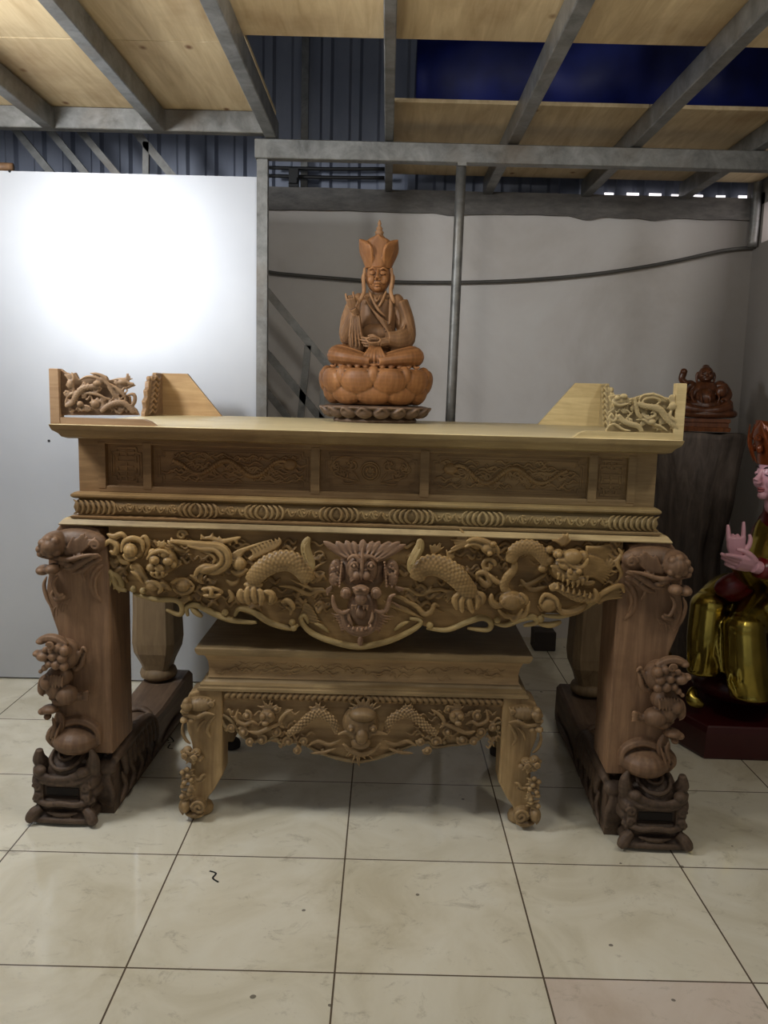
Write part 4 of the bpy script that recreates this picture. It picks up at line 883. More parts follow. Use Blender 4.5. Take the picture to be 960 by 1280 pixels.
sp_(MB().box(-.56, .56, SD-.06, SD-.03, .42, .525).box(-.60, -.575, .12, SD-.1, .42, .525).box(.575, .60, .12, SD-.1, .42, .525), 'rear_apron', M['stool'], smooth=False)
q = MB()                                                      # rope of leaves under the moulding
x = -.50
i = 0
while x < .52:
    s = 1 if x > 0 else -1
    q.tube([(x-s*.018, APY-.012, .513), (x+s*.006, APY-.024, .508), (x+s*.016, APY-.020, .493), (x+s*.002, APY-.012, .486)], .0095, .9, 8, taper='both', k=3, tip=.4); x += .0235
q.tube([(-.52, APY-.008, .519), (0, APY-.008, .519), (.53, APY-.008, .519)], .006, 1, 6, taper='none')
sp_(q, 'leaf_rope', M['stoolc'], sap, voxel=.0028)
# relief (crop of the low table, 250/800 origin)
q = Relief(SL, APY, (250, 800), .427)
rnd = random.Random(8)
q.b(470, 240, 58, 62, .012, 50); q.b(478, 205, 42, 22, .045, 30); q.b(475, 262, 20, 24, .065, 22); q.b(472, 285, 30, 20, .05, 20); q.b(445, 240, 13, 12, .06); q.b(508, 240, 13, 12, .06); q.b(445, 240, 6, 6, .078); q.b(508, 240, 6, 6, .078)
q.t([(405, 262), (430, 255), (470, 262), (520, 256), (550, 262)], 8, .05); q.t([(420, 290), (450, 312), (478, 318), (505, 310), (530, 288)], 9, .045, 1, 'both', tip=.5)
q.fan(478, 205, 20, 160, 13, 38, 58, 6, .035); q.fan(470, 300, 200, 340, 14, 40, 66, 5.5, .02)
for s in (-1, 1):
    X = 475; f_ = lambda pts: [(X+s*(x), y) for x, y in pts]
    q.scales(f_([(70, 260), (85, 225), (118, 205), (150, 212), (180, 240), (215, 265)]), 15, .03, rows=3)
    q.fan(X+s*130, 205, 20, 160, 12, 20, 36, 5, .025); q.t(f_([(60, 285), (95, 300), (130, 290), (160, 305)]), 7, .02); q.t(f_([(75, 310), (110, 322), (150, 325)]), 6, .02)
    for x, y, r in ((250, 262, 16), (215, 290, 15), (292, 285, 17), (325, 290, 13), (345, 262, 16), (190, 315, 13), (170, 290, 12), (335, 215, 16), (380, 250, 12), (250, 195, 13)):
        q.sp(X+s*x, y, r, 1.5, 5.5, .022, s, rnd.random()*6); q.b(X+s*x, y, r*.45, r*.45, .028)
    q.b(X+s*275, 215, 24, 22, .03, 22); q.b(X+s*285, 208, 10, 9, .055); q.b(X+s*262, 205, 8, 8, .055); q.b(X+s*278, 228, 11, 8, .055); q.fan(X+s*275, 200, 30, 150, 7, 22, 36, 5, .025)
    q.t(f_([(200, 195), (225, 210), (240, 235), (225, 250)]), 7, .028); q.t(f_([(300, 240), (320, 232), (340, 240), (365, 225), (360, 195)]), 7, .025); q.t(f_([(230, 235), (262, 245), (300, 262), (330, 258)]), 8, .03)
    for i in range(26):
        a = X+s*(150+240*rnd.random()); b = 200+105*rnd.random(); L = 10+16*rnd.random(); k = rnd.choice((-1, 1)); q.t([(a-L, b), (a-L*.3, b+k*8), (a+L*.4, b-k*5), (a+L, b+k*6)], 4.5, .014)
ap2 = sp_(q, 'dragon_carving', M['stoolc'], sap, voxel=.0026, sm=0)
b = Relief(SL, APY, (0, 0), 1)
for s_ in ([(270, 894), (280, 893), (289, 899), (295, 908), (306, 920), (320, 925), (333, 924)], [(330, 927), (345, 921), (352, 928), (370, 926)], [(360, 924), (380, 929), (400, 939), (425, 947), (446, 950), (468, 947), (490, 940), (505, 934), (520, 928)], [(515, 930), (535, 926), (542, 932), (560, 931)], [(555, 931), (580, 928), (598, 922), (606, 912), (616, 905), (628, 900), (640, 893)], [(278, 898), (281, 906), (287, 909)], [(618, 906), (622, 913), (629, 914)]): b.t(s_, 2.6, .008, 1.3, 'both', tip=.5, k=5)
for x, y in ((404, 936), (497, 936), (275, 905), (284, 910), (630, 912), (622, 908), (345, 921), (555, 926)): b.b(x, y, 3.6, 3.6, .01)
sp_(b, 'scroll_border', M['stool'], sap)
# legs of the low table
def stool_leg(sx, rear):
    o = [(.555, .24), (.535, .34), (.528, .46), (.530, .52), (.61, .52), (.655, .505), (.668, .47), (.655, .445), (.668, .41), (.665, .36), (.64, .31), (.62, .27), (.632, .22), (.640, .16), (.648, .10), (.640, .06), (.63, .04), (.60, .04), (.592, .085), (.575, .12), (.545, .16), (.535, .20)]
    o = [(.530, .18), (.530, .52), (.61, .52), (.655, .505), (.668, .47), (.655, .445), (.668, .41), (.665, .36), (.648, .31), (.642, .27), (.650, .22), (.656, .16), (.660, .10), (.648, .05), (.60, .05), (.588, .085), (.562, .12)]
    mb = MB().prism(o, .01, .13)
    if rear: m2 = MB(); m2.v = [(x, SD-y, z) for x, y, z in mb.v]; m2.f = mb.f; mb = m2
    yy = (SD-.07) if rear else .07
    fl = (lambda m: m) if sx > 0 else (lambda m: m.mirror())
    leg = sp_(fl(mb), 'leg', M['stooll'], smooth=False)
    bv = leg.modifiers.new('b', 'BEVEL'); bv.width = .007; bv.segments = 2; bv.limit_method = 'ANGLE'
    sp_(fl(MB().lathe([(.036, 0), (.043, .004), (.045, .02), (.04, .034), (.034, .04)], (.622, yy, .001), 20)), 'foot', M['stooll'] if not rear else M['darkblock'], leg)
    if rear: return
    q = Relief(SL, .01, (440, 760), .2708)
    q.b(790, 480, 70, 40, .0, 50); q.b(848, 480, 28, 34, .015, 50)
    for x, y, r in ((850, 460, 16), (862, 480, 14), (850, 500, 16), (835, 478, 15), (865, 505, 12)): q.b(x, y, r, r, .035)
    for i in range(6): q.t([(722+i*17, 445), (728+i*18, 470), (745+i*17, 500)], 7, .02)
    q.sp(735, 470, 14, 1.4, 6, .028); q.t([(715, 515), (760, 510), (800, 530), (845, 525), (870, 520)], 11, .03); q.b(858, 545, 20, 16, .03, 30); q.b(825, 548, 18, 14, .025, 20); q.t([(720, 530), (745, 560), (755, 600), (735, 630)], 11, .012); q.t([(760, 545), (790, 575), (800, 610)], 8, .01)
    q.t([(870, 570), (872, 610), (855, 650), (830, 670)], 10, .0)
    # foliage knot in the middle
    for x, y, r in ((800, 700, 26), (840, 690, 24), (780, 725, 20), (815, 730, 26), (850, 720, 20), (860, 700, 15)): q.b(x, y, r, r*.85, .015, r); 
    q.fan(820, 715, -60, 240, 15, 30, 50, 8, .035); q.sp(800, 712, 16, 1.5, 6, .045); q.sp(845, 705, 14, 1.5, 6, .045)
    for i in range(9): y = 770+i*16; q.t([(800+6*math.sin(i*2.2), y), (835, y+14*math.cos(i)), (862, y+6)], 9, .025); q.b(835+22*math.sin(i*1.7), y, 13, 12, .03)
    q.t([(745, 795), (765, 800), (780, 820), (810, 815)], 9, .02); q.t([(750, 812), (770, 830), (800, 840)], 7, .015); q.fan(820, 860, 100, 260, 7, 22, 36, 7, .03)
    q.b(785, 945, 46, 42, .0, 44); q.sp(775, 945, 34, 1.6, 10, .03); q.b(840, 945, 28, 38, .01, 46); q.t([(820, 905), (848, 915), (858, 950), (845, 985)], 12, .025); q.t([(750, 980), (790, 992), (835, 985)], 10, .02); q.b(800, 985, 48, 16, .0, 40)
    sp_(fl(q), 'leg_carving', M['stooll'], leg, voxel=.0028, sm=0)
for a in (1, -1): stool_leg(a, False)
for a in (1, -1): stool_leg(a, True)
# block behind the low table
tag(MB().box(1.00, 1.14, 5.30, 5.44, .001, .13, ch=.006).build('wooden_block', M['darkblock'], smooth=False), 'small dark block on the floor near the back wall behind the low table', 'block')
# pen marks on the floor
pm = MB(); 
def fl_pt(x, y):
    r = ray(x, y); t = -CAM_H/r.z; return Vector((0, 0, CAM_H))+r*t+Vector((0, 0, .0012))
for lab, pp_ in (('small black pen scribble on the floor tile beside the left runner of the altar', ([(204, 920), (212, 921), (217, 927), (210, 929)], [(213, 930), (210, 935), (216, 936)], [(206, 924), (211, 926)])), ('small black squiggle on the floor tile in front of the low table', ([(262, 1089), (270, 1092), (266, 1098), (273, 1103)],))):
  pm = MB()
  for pts in pp_: pm.tube([tuple(fl_pt(*p)) for p in pts], .0035, .15, 6, up=(0, 0, 1), taper='none', k=3)
  tag(pm.build('pen_mark', M['black']), lab, 'mark')
# ------------------------------------------------------------------ seated wooden figure on the altar
def altar_world(x, y, z): a = R(AR); return (AO[0]+x*math.cos(a)-y*math.sin(a), AO[1]+x*math.sin(a)+y*math.cos(a), z)
SX, SY = -.008, .985
U = .00079
ls = thing('lotus_stand', 'dark brown carved lotus stand under the seated wooden figure', 'stand', altar_world(SX, SY, TZ), R(AR))
mb = MB().lathe([(.20, .0), (.205, .01), (.185, .03), (.19, .04), (.255, .062), (.262, .070), (.235, .076)], (0, 0, 0), 48)
for i in range(18):
    a = 2*PI*i/18; c_ = Matrix.Rotation(a, 4, 'Z'); t = MB().blob((.228, 0, .045), (.035, .040, .024), (0, R(-20), 0), 10, 7).tube([(.20, -.036, .05), (.250, -.025, .050), (.268, 0, .066), (.250, .025, .050), (.20, .036, .05)], .007, 1, 6, up=(0, 0, 1), taper='none')
    mb.add(t.v, t.f, c_)
mb.sc(.95, .95).build('petal_ring', M['lotusdark'], ls, voxel=.004, sm=1)
fg = thing('seated_figure', 'orange-brown carved wooden monk in a tall crown seated cross-legged on a lotus', 'statue', altar_world(SX, SY, TZ+.078), R(AR))
def fb(mb, name, mat, parent=fg, **k): return mb.build(name, mat, parent, **k)
Zc = lambda y: (1165-y)*U                                        # heights measured up from the lotus underside
# lotus seat with two rows of petals
mb = MB().lathe([(.14, .0), (.185, .004), (.212, .04), (.232, .10), (.245, .155), (.23, .162), (.0, .165)], (0, 0, 0), 48)
for row, (n_, z, r, hh, ww, off, tilt) in enumerate(((10, .048, .205, .050, .080, 0, 26), (10, .104, .228, .060, .079, .5, 12), (10, .128, .226, .046, .030, 0, 6))):
    for i in range(n_):
        a = -PI/2+2*PI*(i+off)/n_; t = MB().blob((r, 0, z), (.034, ww, hh), (0, R(tilt), 0), 16, 10); mb.add(t.v, t.f, Matrix.Rotation(a, 4, 'Z'))
fb(mb, 'lotus_seat', M['figure'], voxel=.0034, sm=1)
# legs and robe skirt
mb = MB()
mb.blob((0, .03, .225), (.17, .12, .075), None, 20, 12)
for s in (-1, 1):
    mb.tube([(s*.06, .04, .225), (s*.145, -.02, .222), (s*.190, -.075, .218), (s*.14, -.125, .208), (s*.02, -.150, .192)], .06, .8, 14, up=(0, 0, 1), radii=[.06, .066, .060, .048, .034])
    for i in range(4): mb.tube([(s*.03, -.150, .185+i*.012), (s*.10, -.150+.004*i, .192+i*.016), (s*.185, -.105, .205+i*.018), (s*.215, -.05, .215+i*.012)], .0065, .9, 6, up=(0, 1, 0))
mb.blob((0, -.05, .178), (.20, .13, .018), None, 20, 6)
for i in range(-3, 4): mb.tube([(i*.007+.0, -.135, .262), (i*.016, -.168, .215), (i*.024, -.160, .176)], .009, .8, 8)
for i in range(11):
    x = -.21+i*.042; mb.tube([(x-.02, -.155+.9*x*x, .174), (x, -.172+1.1*x*x, .168), (x+.02, -.155+.9*x*x, .174)], .008, .9, 6)
fb(mb.sc(.88, 1, 1), 'crossed_legs', M['figure'], voxel=.0036, sm=1)
# torso with robe folds
mb = MB()
mb.tube([(0, .03, .22), (0, .03, .30), (0, .028, .38), (0, .03, .44), (0, .03, .482)], .1, .72, 20, up=(0, 1, 0), radii=[.115, .098, .108, .108, .035], k=6)
mb.blob((0, .03, .435), (.125, .062, .045), None, 16, 10)
for s in (-1, 1): mb.blob((s*.105, .03, .425), (.044, .05, .048))
mb.tube([(0, .03, .44), (0, .018, .495)], .042, 1, 14, taper='none')
for i in range(6):      # folds falling from the shoulder across the chest
    t = i/5; mb.tube([(-.075+.03*t, -.032, .462-.01*t), (-.035+.035*t, -.062, .41-.03*t), (.03+.03*t, -.070, .365-.045*t), (.085, -.045, .345-.05*t)], .0055, 1, 6)
mb.tube([(-.05, -.02, .485), (-.025, -.05, .44), (.01, -.064, .40), (.05, -.06, .375)], .008, 1, 8); mb.tube([(.05, -.02, .485), (.03, -.05, .44), (.005, -.062, .405)], .008, 1, 8)
mb.tube([(-.02, -.045, .465), (0, -.056, .435), (.02, -.045, .465)], .005, 1, 6); mb.tube([(.07, -.02, .46), (.075, -.06, .40), (.07, -.065, .345)], .012, .8, 8)
mb.blob((0, -.03, .31), (.085, .045, .04))
torso = fb(mb.lift().sc(.84), 'torso', M['robew'], voxel=.0034, sm=1)
# arms in wide sleeves
mb = MB()
mb.tube([(-.118, .03, .43), (-.150, .01, .36), (-.158, -.035, .300), (-.130, -.085, .345), (-.112, -.11, .385)], .05, .95, 14, up=(0, 1, 0), radii=[.05, .050, .044, .036, .026])
mb.tube([(-.112, -.10, .37), (-.105, -.10, .31), (-.10, -.09, .26), (-.12, -.06, .245)], .04, .6, 12, radii=[.028, .036, .044, .038])
for i in range(5): mb.tube([(-.128+i*.010, -.125, .375), (-.135+i*.014, -.128, .315), (-.140+i*.020, -.118, .250)], .0055, 1, 6)
mb.tube([(.118, .03, .43), (.150, .015, .36), (.160, -.015, .300), (.12, -.075, .282), (.06, -.110, .285)], .05, .95, 14, up=(0, 1, 0), radii=[.05, .052, .052, .042, .030])
for i in range(4): mb.tube([(.155-.01*i, -.045, .35-.01*i), (.135, -.075, .31-.012*i), (.09, -.105, .292-.008*i)], .0055, 1, 6)
mb.tube([(.15, .0, .30), (.14, -.06, .262), (.08, -.10, .250)], .035, .7, 10)
fb(mb.lift().sc(.84), 'sleeves', M['robew'], torso, voxel=.0034, sm=1)
# hands: raised hand with bent fingers, other hand in the lap
def hand(mb, o, ex, ey, sc, curl, n=5):
    """palm at o, fingers along ex, thumb side ey"""
    ex, ey = Vector(ex).normalized(), Vector(ey).normalized(); ez = ex.cross(ey); o = Vector(o)
    P = lambda a, b, c: tuple(o+(ex*a+ey*b+ez*c)*sc)
    mb.tube([P(-.55, 0, 0), P(0, 0, 0), P(.5, 0, 0)], .38*sc, .45, 10, up=tuple(ez), radii=[.24*sc, .40*sc, .42*sc])
    for i, (b, L) in enumerate(((.30, .62), (.10, .72), (-.11, .66), (-.31, .5))):
        c = curl[i]; p = [P(.35, b, 0)]; a = 0; q = Vector((.45, b, 0))
        for k in range(3):
            a += c; q = q+Vector((math.cos(a), b*.12, math.sin(a)))*L*.4; p.append(P(*q))
        mb.tube(p, .1*sc, 1, 8, radii=[.115*sc, .105*sc, .095*sc, .07*sc], k=3)
    c = curl[4]; mb.tube([P(-.25, .28, 0), P(.05, .52, .08), P(.35, .62-.3*c, .15+.2*c), P(.6, .58-.5*c, .2+.3*c)], .1*sc, 1, 8, radii=[.15*sc, .125*sc, .11*sc, .075*sc], k=3)
    return mb
mb = MB(); hand(mb, (-.108, -.118, .440), (-.25, -.15, 1), (1, 0, .2), .052, (.35, .75, .7, .25, .6)); mb.tube([(-.092, -.108, .395), (-.103, -.116, .42)], .018, 1, 10, taper='none')
fb(mb, 'raised_hand', M['robew'], torso, voxel=.0022, sm=1)
mb = MB(); hand(mb, (.0, -.135, .275), (-1, -.05, .02), (0, -.3, 1), .055, (.2, .2, .25, .3, .3)); mb.tube([(.06, -.12, .282), (.02, -.13, .276)], .02, 1, 10, taper='none')
mb.tube([(-.04, -.16, .285), (-.015, -.17, .298), (.02, -.165, .292), (.02, -.165, .276), (-.02, -.168, .272), (-.04, -.16, .285)], .005, 1, 6, taper='none')
fb(mb, 'lap_hand', M['robew'], torso, voxel=.0022, sm=1)
# head
HZ = .578
mb = MB(); mb.blob((0, .012, HZ), (.057, .062, .074), None, 24, 16); mb.blob((0, -.006, HZ-.030), (.045, .048, .046), None, 18, 12); mb.blob((0, -.040, HZ-.058), (.018, .015, .014))
for s in (-1, 1):
    mb.blob((s*.026, -.040, HZ-.020), (.020, .016, .022)); mb.tube([(s*.008, -.050, HZ+.022), (s*.026, -.051, HZ+.030), (s*.044, -.038, HZ+.020)], .0042, 1, 8)
    mb.blob((s*.024, -.046, HZ+.010), (.015, .010, .008)); mb.tube([(s*.010, -.053, HZ+.006), (s*.024, -.058, HZ+.003), (s*.038, -.048, HZ+.007)], .0026, 1, 6)
    mb.blob((s*.008, -.060, HZ-.020), (.007, .007, .005)); mb.tube([(s*.060, .005, HZ+.016), (s*.068, .003, HZ-.005), (s*.064, -.004, HZ-.045), (s*.060, -.002, HZ-.062)], .009, .8, 8, tip=.6)
mb.tube([(0, -.048, HZ+.022), (0, -.058, HZ+.0), (0, -.068, HZ-.018)], .0085, 1, 8, radii=[.005, .007, .010])
mb.tube([(-.017, -.053, HZ-.038), (0, -.060, HZ-.035), (.017, -.053, HZ-.038)], .0042, 1, 8); mb.tube([(-.014, -.052, HZ-.045), (0, -.059, HZ-.047), (.014, -.052, HZ-.045)], .0048, 1, 8)
head = fb(mb, 'head', M['figure'], voxel=.0018, sm=1)
# crown with petals and a tipped knob, ribbons falling to the shoulders
mb = MB().lathe([(.054, .612), (.059, .625), (.062, .65), (.068, .69), (.068, .712), (.05, .722)], (0, .012, 0), 28)
def petal(ang, w, z0, z1, r0, r1):
    t = MB(); m = 8; vs = []
    for i in range(m+1):
        u = i/m; ww = w*(.62+.75*math.sin(min(u*1.25, 1)*PI*.55))*(1-max(0, (u-.62)/.38)**2.0*.93); zz = z0+(z1-z0)*u; rr = r0+(r1-r0)*u
        for j in range(7): a = (j/6-.5)*2; vs.append((a*ww, -(rr-.018*abs(a)**2), zz))
    fs = [(i*7+j, i*7+j+1, (i+1)*7+j+1, (i+1)*7+j) for i in range(m) for j in range(6)]
    k = len(vs); vs += [(x, y+.012, z) for x, y, z in vs]; fs += [tuple(k+q for q in f[::-1]) for f in fs]
    bd = [j for j in range(7)]+[i*7+6 for i in range(1, m+1)]+[m*7+j for j in range(5, -1, -1)]+[i*7 for i in range(m-1, 0, -1)]
    fs += [(bd[i], k+bd[i], k+bd[(i+1) % len(bd)], bd[(i+1) % len(bd)]) for i in range(len(bd))]
    t.add(vs, fs, None); mb.add(t.v, t.f, Matrix.Translation((0, .012, 0)) @ Matrix.Rotation(ang, 4, 'Z'))
petal(0, .054, .612, .752, .062, .076)
for a in (-1, 1): petal(a*1.15, .050, .612, .736, .062, .098); petal(a*2.3, .050, .612, .736, .060, .088)
fb(mb, 'crown', M['figure'], head, voxel=.0028, sm=1)
mb = MB().lathe([(.02, .71), (.026, .735), (.026, .752), (.017, .762), (.021, .773), (.013, .782), (.015, .79), (.006, .802), (.009, .81), (.002, .828)], (0, .015, 0), 16)
fb(mb, 'crown_finial', M['robew'], head)
for s in (-1, 1): fb(MB().tube([(s*.060, -.02, .612), (s*.064, -.03, .56), (s*.060, -.045, .51), (s*.070, -.058, .475), (s*.080, -.052, .455)], .0085, .6, 8, tip=.7), 'crown_ribbon', M['robew'], head)
# ------------------------------------------------------------------ charred stump and laughing figure
stm = thing('tree_stump', 'tall charred tree stump standing in the corner behind the altar', 'stump', (1.865, 5.05, 0))
mb = MB(); nz_, na = 46, 56; vs = []
for i in range(nz_+1):
    z = 1.455*i/nz_
    for j in range(na):
        a = 2*PI*j/na; u = Vector((math.cos(a), math.sin(a), 0))
        base = .195+.045*math.exp(-((z-.05)/.25)**2)+.018*math.sin(z*5+1)+.03*max(0, (z-1.15))/.25
        base *= 1+.10*math.cos(2*a+.6)
        r = base+.045*noise.noise(Vector((u.x*1.6, u.y*1.6, z*1.5)))+.022*noise.noise(Vector((u.x*5, u.y*5, z*2.2)))+.012*noise.noise(Vector((u.x*13, u.y*13, z*3)))
        if a > PI: r -= .05*math.exp(-((a-4.55)/.25)**2-((z-.95)/.14)**2)+.05*math.exp(-((a-5.1)/.3)**2-((z-.75)/.2)**2)
        vs.append((r*u.x*1.05, r*u.y, z+(.012*noise.noise(u*2) if i == nz_ else 0)))
fs = [tuple(range(na-1, -1, -1)), tuple(nz_*na+j for j in range(na))]
for i in range(nz_):
    for j in range(na): fs.append((i*na+j, i*na+(j+1) % na, (i+1)*na+(j+1) % na, (i+1)*na+j))
mb.add(vs, fs); mb.build('stump_trunk', M['stump'], stm)
mb = MB()
for a, l in ((200, .14), (250, .12), (300, .16), (340, .1), (150, .12)):
    a = R(a); mb.tube([(.17*math.cos(a), .17*math.sin(a), .16), (.24*math.cos(a), .24*math.sin(a), .06), ((.24+l*.6)*math.cos(a+.2), (.24+l*.6)*math.sin(a+.2), .02)], .06, .8, 8, taper='end')
mb.build('stump_root', M['stump'], stm)
bud = thing('laughing_figurine', 'small polished brown laughing seated figurine on top of the stump', 'statue', (1.875, 5.02, 1.466), R(-12))
mb = MB().rings([(0, .0, 0), (0, .022, .004), (0, .028, -.008), (0, .05, -.008), (0, .055, .0), (0, .075, .0)], -.145, .145, -.085, .085)
base = mb.build('plinth', M['budai'], bud, smooth=False)
mb = MB(); mb.tube([(-.14, -.06, .105), (0, -.085, .10), (.14, -.06, .105), (.15, .04, .105), (0, .08, .105), (-.15, .04, .105), (-.14, -.06, .105)], .03, .8, 10, up=(0, 0, 1), taper='none')
for i in range(9): a = PI+PI*i/8; mb.blob((.14*math.cos(a), .085*math.sin(a), .12), (.028, .02, .022))
mb.blob((0, 0, .15), (.125, .085, .06)); mb.blob((0, .01, .215), (.095, .07, .085)); mb.blob((0, -.045, .195), (.060, .045, .055))
for s in (-1, 1):
    mb.blob((s*.085, .01, .265), (.038, .04, .034)); mb.tube([(s*.095, .005, .265), (s*.125, -.01, .215), (s*.105, -.05, .175)], .03, 1, 10, radii=[.034, .032, .022]); mb.tube([(s*.05, -.0, .14), (s*.13, -.05, .15), (s*.08, -.09, .13), (s*.0, -.095, .12)], .034, .8, 10, radii=[.04, .04, .028, .02])
mb.tube([(-.105, -.03, .27), (-.135, -.03, .30), (-.13, -.03, .335)], .018, 1, 8, radii=[.022, .02, .022]); mb.blob((-.128, -.035, .345), (.022, .02, .020)); mb.blob((.085, -.06, .235), (.032, .025, .035))
for i in range(4): mb.tube([(-.07+.04*i, -.055, .25), (-.08+.05*i, -.09, .20), (-.06+.04*i, -.095, .16)], .006, 1, 6)
bd_ = mb.build('body', M['budai'], bud, voxel=.004, sm=1)
mb = MB(); mb.blob((0, -.005, .33), (.044, .044, .050), None, 16, 12); mb.blob((0, -.035, .312), (.030, .018, .022)); mb.blob((0, .01, .374), (.022, .022, .016)); 
for s in (-1, 1): mb.blob((s*.022, -.040, .322), (.014, .010, .012)); mb.tube([(s*.043, 0, .345), (s*.050, 0, .32), (s*.046, -.004, .285)], .009, .8, 8, tip=.6); mb.tube([(s*.008, -.044, .342), (s*.02, -.046, .347), (s*.03, -.038, .340)], .003, 1, 6)
mb.blob((0, -.052, .325), (.008, .008, .010)); mb.tube([(-.018, -.045, .306), (0, -.052, .300), (.018, -.045, .306)], .004, 1, 6)
mb.build('head', M['budai'], bud, voxel=.0026, sm=1)
# ------------------------------------------------------------------ gilded seated figure at the right edge
pl = thing('maroon_plinth', 'low dark maroon plinth on the floor under the gilded figure', 'plinth', (1.9, 4.0, 0))
op = [(1.515, 3.705), (2.12, 3.69), (2.27, 3.95), (2.27, 4.30), (1.98, 4.42), (1.52, 4.38), (1.385, 4.05)]
vs = []; cen = Vector((1.86, 4.03, 0))
for z, s in ((.001, 1), (.012, 1.012), (.125, 1.0), (.15, .985), (.158, .97)):
    for x, y in op: p = cen+(Vector((x, y, 0))-cen)*s; vs.append((p.x-1.9, p.y-4.0, z))
n = len(op); fs = [tuple(range(n-1, -1, -1)), tuple(4*n+i for i in range(n))]
for k in range(4):
    for i in range(n): fs.append((k*n+i, k*n+(i+1) % n, (k+1)*n+(i+1) % n, (k+1)*n+i))
MB().add(vs, fs).build('plinth_body', M['redbase'], pl, smooth=False)
gd = thing('gilded_figure', 'gilded seated figure with pink hands and amber crown at the right edge', 'statue', (1.86, 4.05, .158))
G = lambda x, y, z: (x-1.86, y-4.05, z-.158)
gp_ = lambda px, py, Y: tuple(Vector(atY(px, py, Y))-Vector((1.86, 4.05, .158)))
mb = MB()      # rock seat
for c_, r in (((1.90, 4.12, .335), (.26, .22, .16)), ((1.80, 4.0, .275), (.26, .20, .10)), ((1.98, 4.2, .44), (.20, .17, .16))): mb.blob(G(*c_), r, None, 16, 10)
seat = mb.build('rock_seat', M['redbase'], gd, voxel=.012, sm=1)
mb = MB()      # gold skirt over two bent legs
mb.blob(G(1.90, 4.10, .62), (.22, .20, .15), None, 20, 12)
hipA, hipB = (1.82, 4.12, .66), (1.95, 4.02, .64)
kA = tuple(atY(886, 757, 3.93)); kB = tuple(atY(930, 785, 3.80)); aA = tuple(atY(880, 838, 3.90)); aB = tuple(atY(938, 868, 3.76))
mb.tube([G(*hipA), G((hipA[0]+kA[0])/2, (hipA[1]+kA[1])/2, .70), G(*kA)], .1, .9, 16, radii=[.12, .115, .085])
mb.tube([G(*hipB), G((hipB[0]+kB[0])/2, (hipB[1]+kB[1])/2, .68), G(*kB)], .1, .9, 16, radii=[.12, .115, .09])
mb.tube([G(kA[0], kA[1], kA[2]+.005), G((kA[0]+aA[0])/2-.01, kA[1]-.03, (kA[2]+aA[2])/2), G(aA[0], aA[1], aA[2])], .09, .9, 16, radii=[.088, .088, .080], k=8)
mb.tube([G(kB[0], kB[1], kB[2]+.005), G((kB[0]+aB[0])/2-.01, kB[1]-.03, (kB[2]+aB[2])/2), G(aB[0], aB[1], aB[2])], .09, .9, 16, radii=[.094, .098, .095], k=8)
mb.blob(G(*aA), (.082, .075, .028)); mb.blob(G(*aB), (.097, .09, .030)); mb.blob(G(kA[0], kA[1], kA[2]), (.088, .085, .075), None, 16, 10); mb.blob(G(kB[0], kB[1], kB[2]), (.096, .09, .08), None, 16, 10)
mb.tube([G(1.70, 3.98, .66), G(1.62, 3.95, .50), G(1.62, 3.93, .36)], .07, .7, 12, radii=[.08, .07, .05])
mb.tube([G(1.42, 4.02, .42), G(1.40, 3.98, .36), G(1.37, 3.96, .33)], .04, .7, 10); mb.tube([G(1.52, 3.90, .28), G(1.50, 3.86, .23), G(1.55, 3.84, .20)], .035, .6, 8)
for (k_, a_, off) in ((kA, aA, ((-.06, .5), (-.02, .2), (.035, .4), (.07, .1))), (kB, aB, ((-.075, .6), (-.045, .35), (-.015, .55), (.05, .3), (.085, .1)))):
    for dx, st_ in off:
        z0 = k_[2]+(a_[2]-k_[2])*st_*.8; yy = k_[1]-.078+.9*dx*dx*6
        mb.tube([G(k_[0]+dx*.6, yy, z0), G(k_[0]+dx*1.0-.01, yy-.028, (z0+a_[2])/2), G(a_[0]+dx*1.15, a_[1]-.062+5*dx*dx, a_[2]+.01)], .013, 1, 8, taper='start')
for i in range(4): mb.tube([G(1.60+.02*i, 3.86, .66-.02*i), G(1.58+.02*i, 3.83, .52), G(1.60+.01*i, 3.80, .38)], .012, 1, 8)
mb.build('gold_skirt', M['gold'], gd, voxel=.006, sm=3)
mb = MB()      # body
mb.tube([G(1.93, 4.10, .60), G(1.96, 4.09, .82), G(1.98, 4.08, 1.00), G(1.95, 4.05, 1.10), G(1.87, 4.0, 1.18)], .15, .8, 18, up=(.4, 1, 0), radii=[.17, .15, .165, .13, .05], k=6)
tb = mb.build('red_robe', M['redcloth'], gd, voxel=.008, sm=2)
sh1 = (1.78, 4.13, 1.10); sh2 = (1.95, 3.98, 1.10)
h1 = tuple(atY(920, 685, 3.70)); h2 = tuple(atY(936, 706, 3.64))
mb = MB()
mb.tube([G(1.94, 4.11, 1.06), G(1.86, 4.03, .93), G(1.76, 3.90, .83), G(h1[0]+.045, h1[1]+.06, h1[2]-.06)], .07, 1, 14, radii=[.085, .085, .075, .05])
mb.tube([G(2.03, 3.98, 1.08), G(2.0, 3.86, .95), G(1.90, 3.76, .82), G(h2[0]+.09, h2[1]+.03, h2[2]-.025)], .07, 1, 14, radii=[.09, .095, .085, .055])
mb.tube([G(1.86, 3.82, .88), G(1.86, 3.80, .74), G(1.80, 3.80, .66)], .07, .7, 12, radii=[.06, .08, .07]); mb.tube([G(1.89, 4.12, 1.08), G(1.87, 4.05, 1.0), G(1.85, 3.98, .85), G(1.84, 3.95, .7)], .07, .6, 12)
mb.blob(G(1.99, 4.07, 1.04), (.13, .13, .10)); 
for i in range(5): mb.tube([G(1.87+.03*i, 3.97-.02*i, 1.10), G(1.87+.03*i, 3.93-.01*i, 1.0), G(1.86+.025*i, 3.91-.01*i, .86)], .012, 1, 8)
mb.build('gold_sleeves', M['gold'], tb, voxel=.006, sm=3)
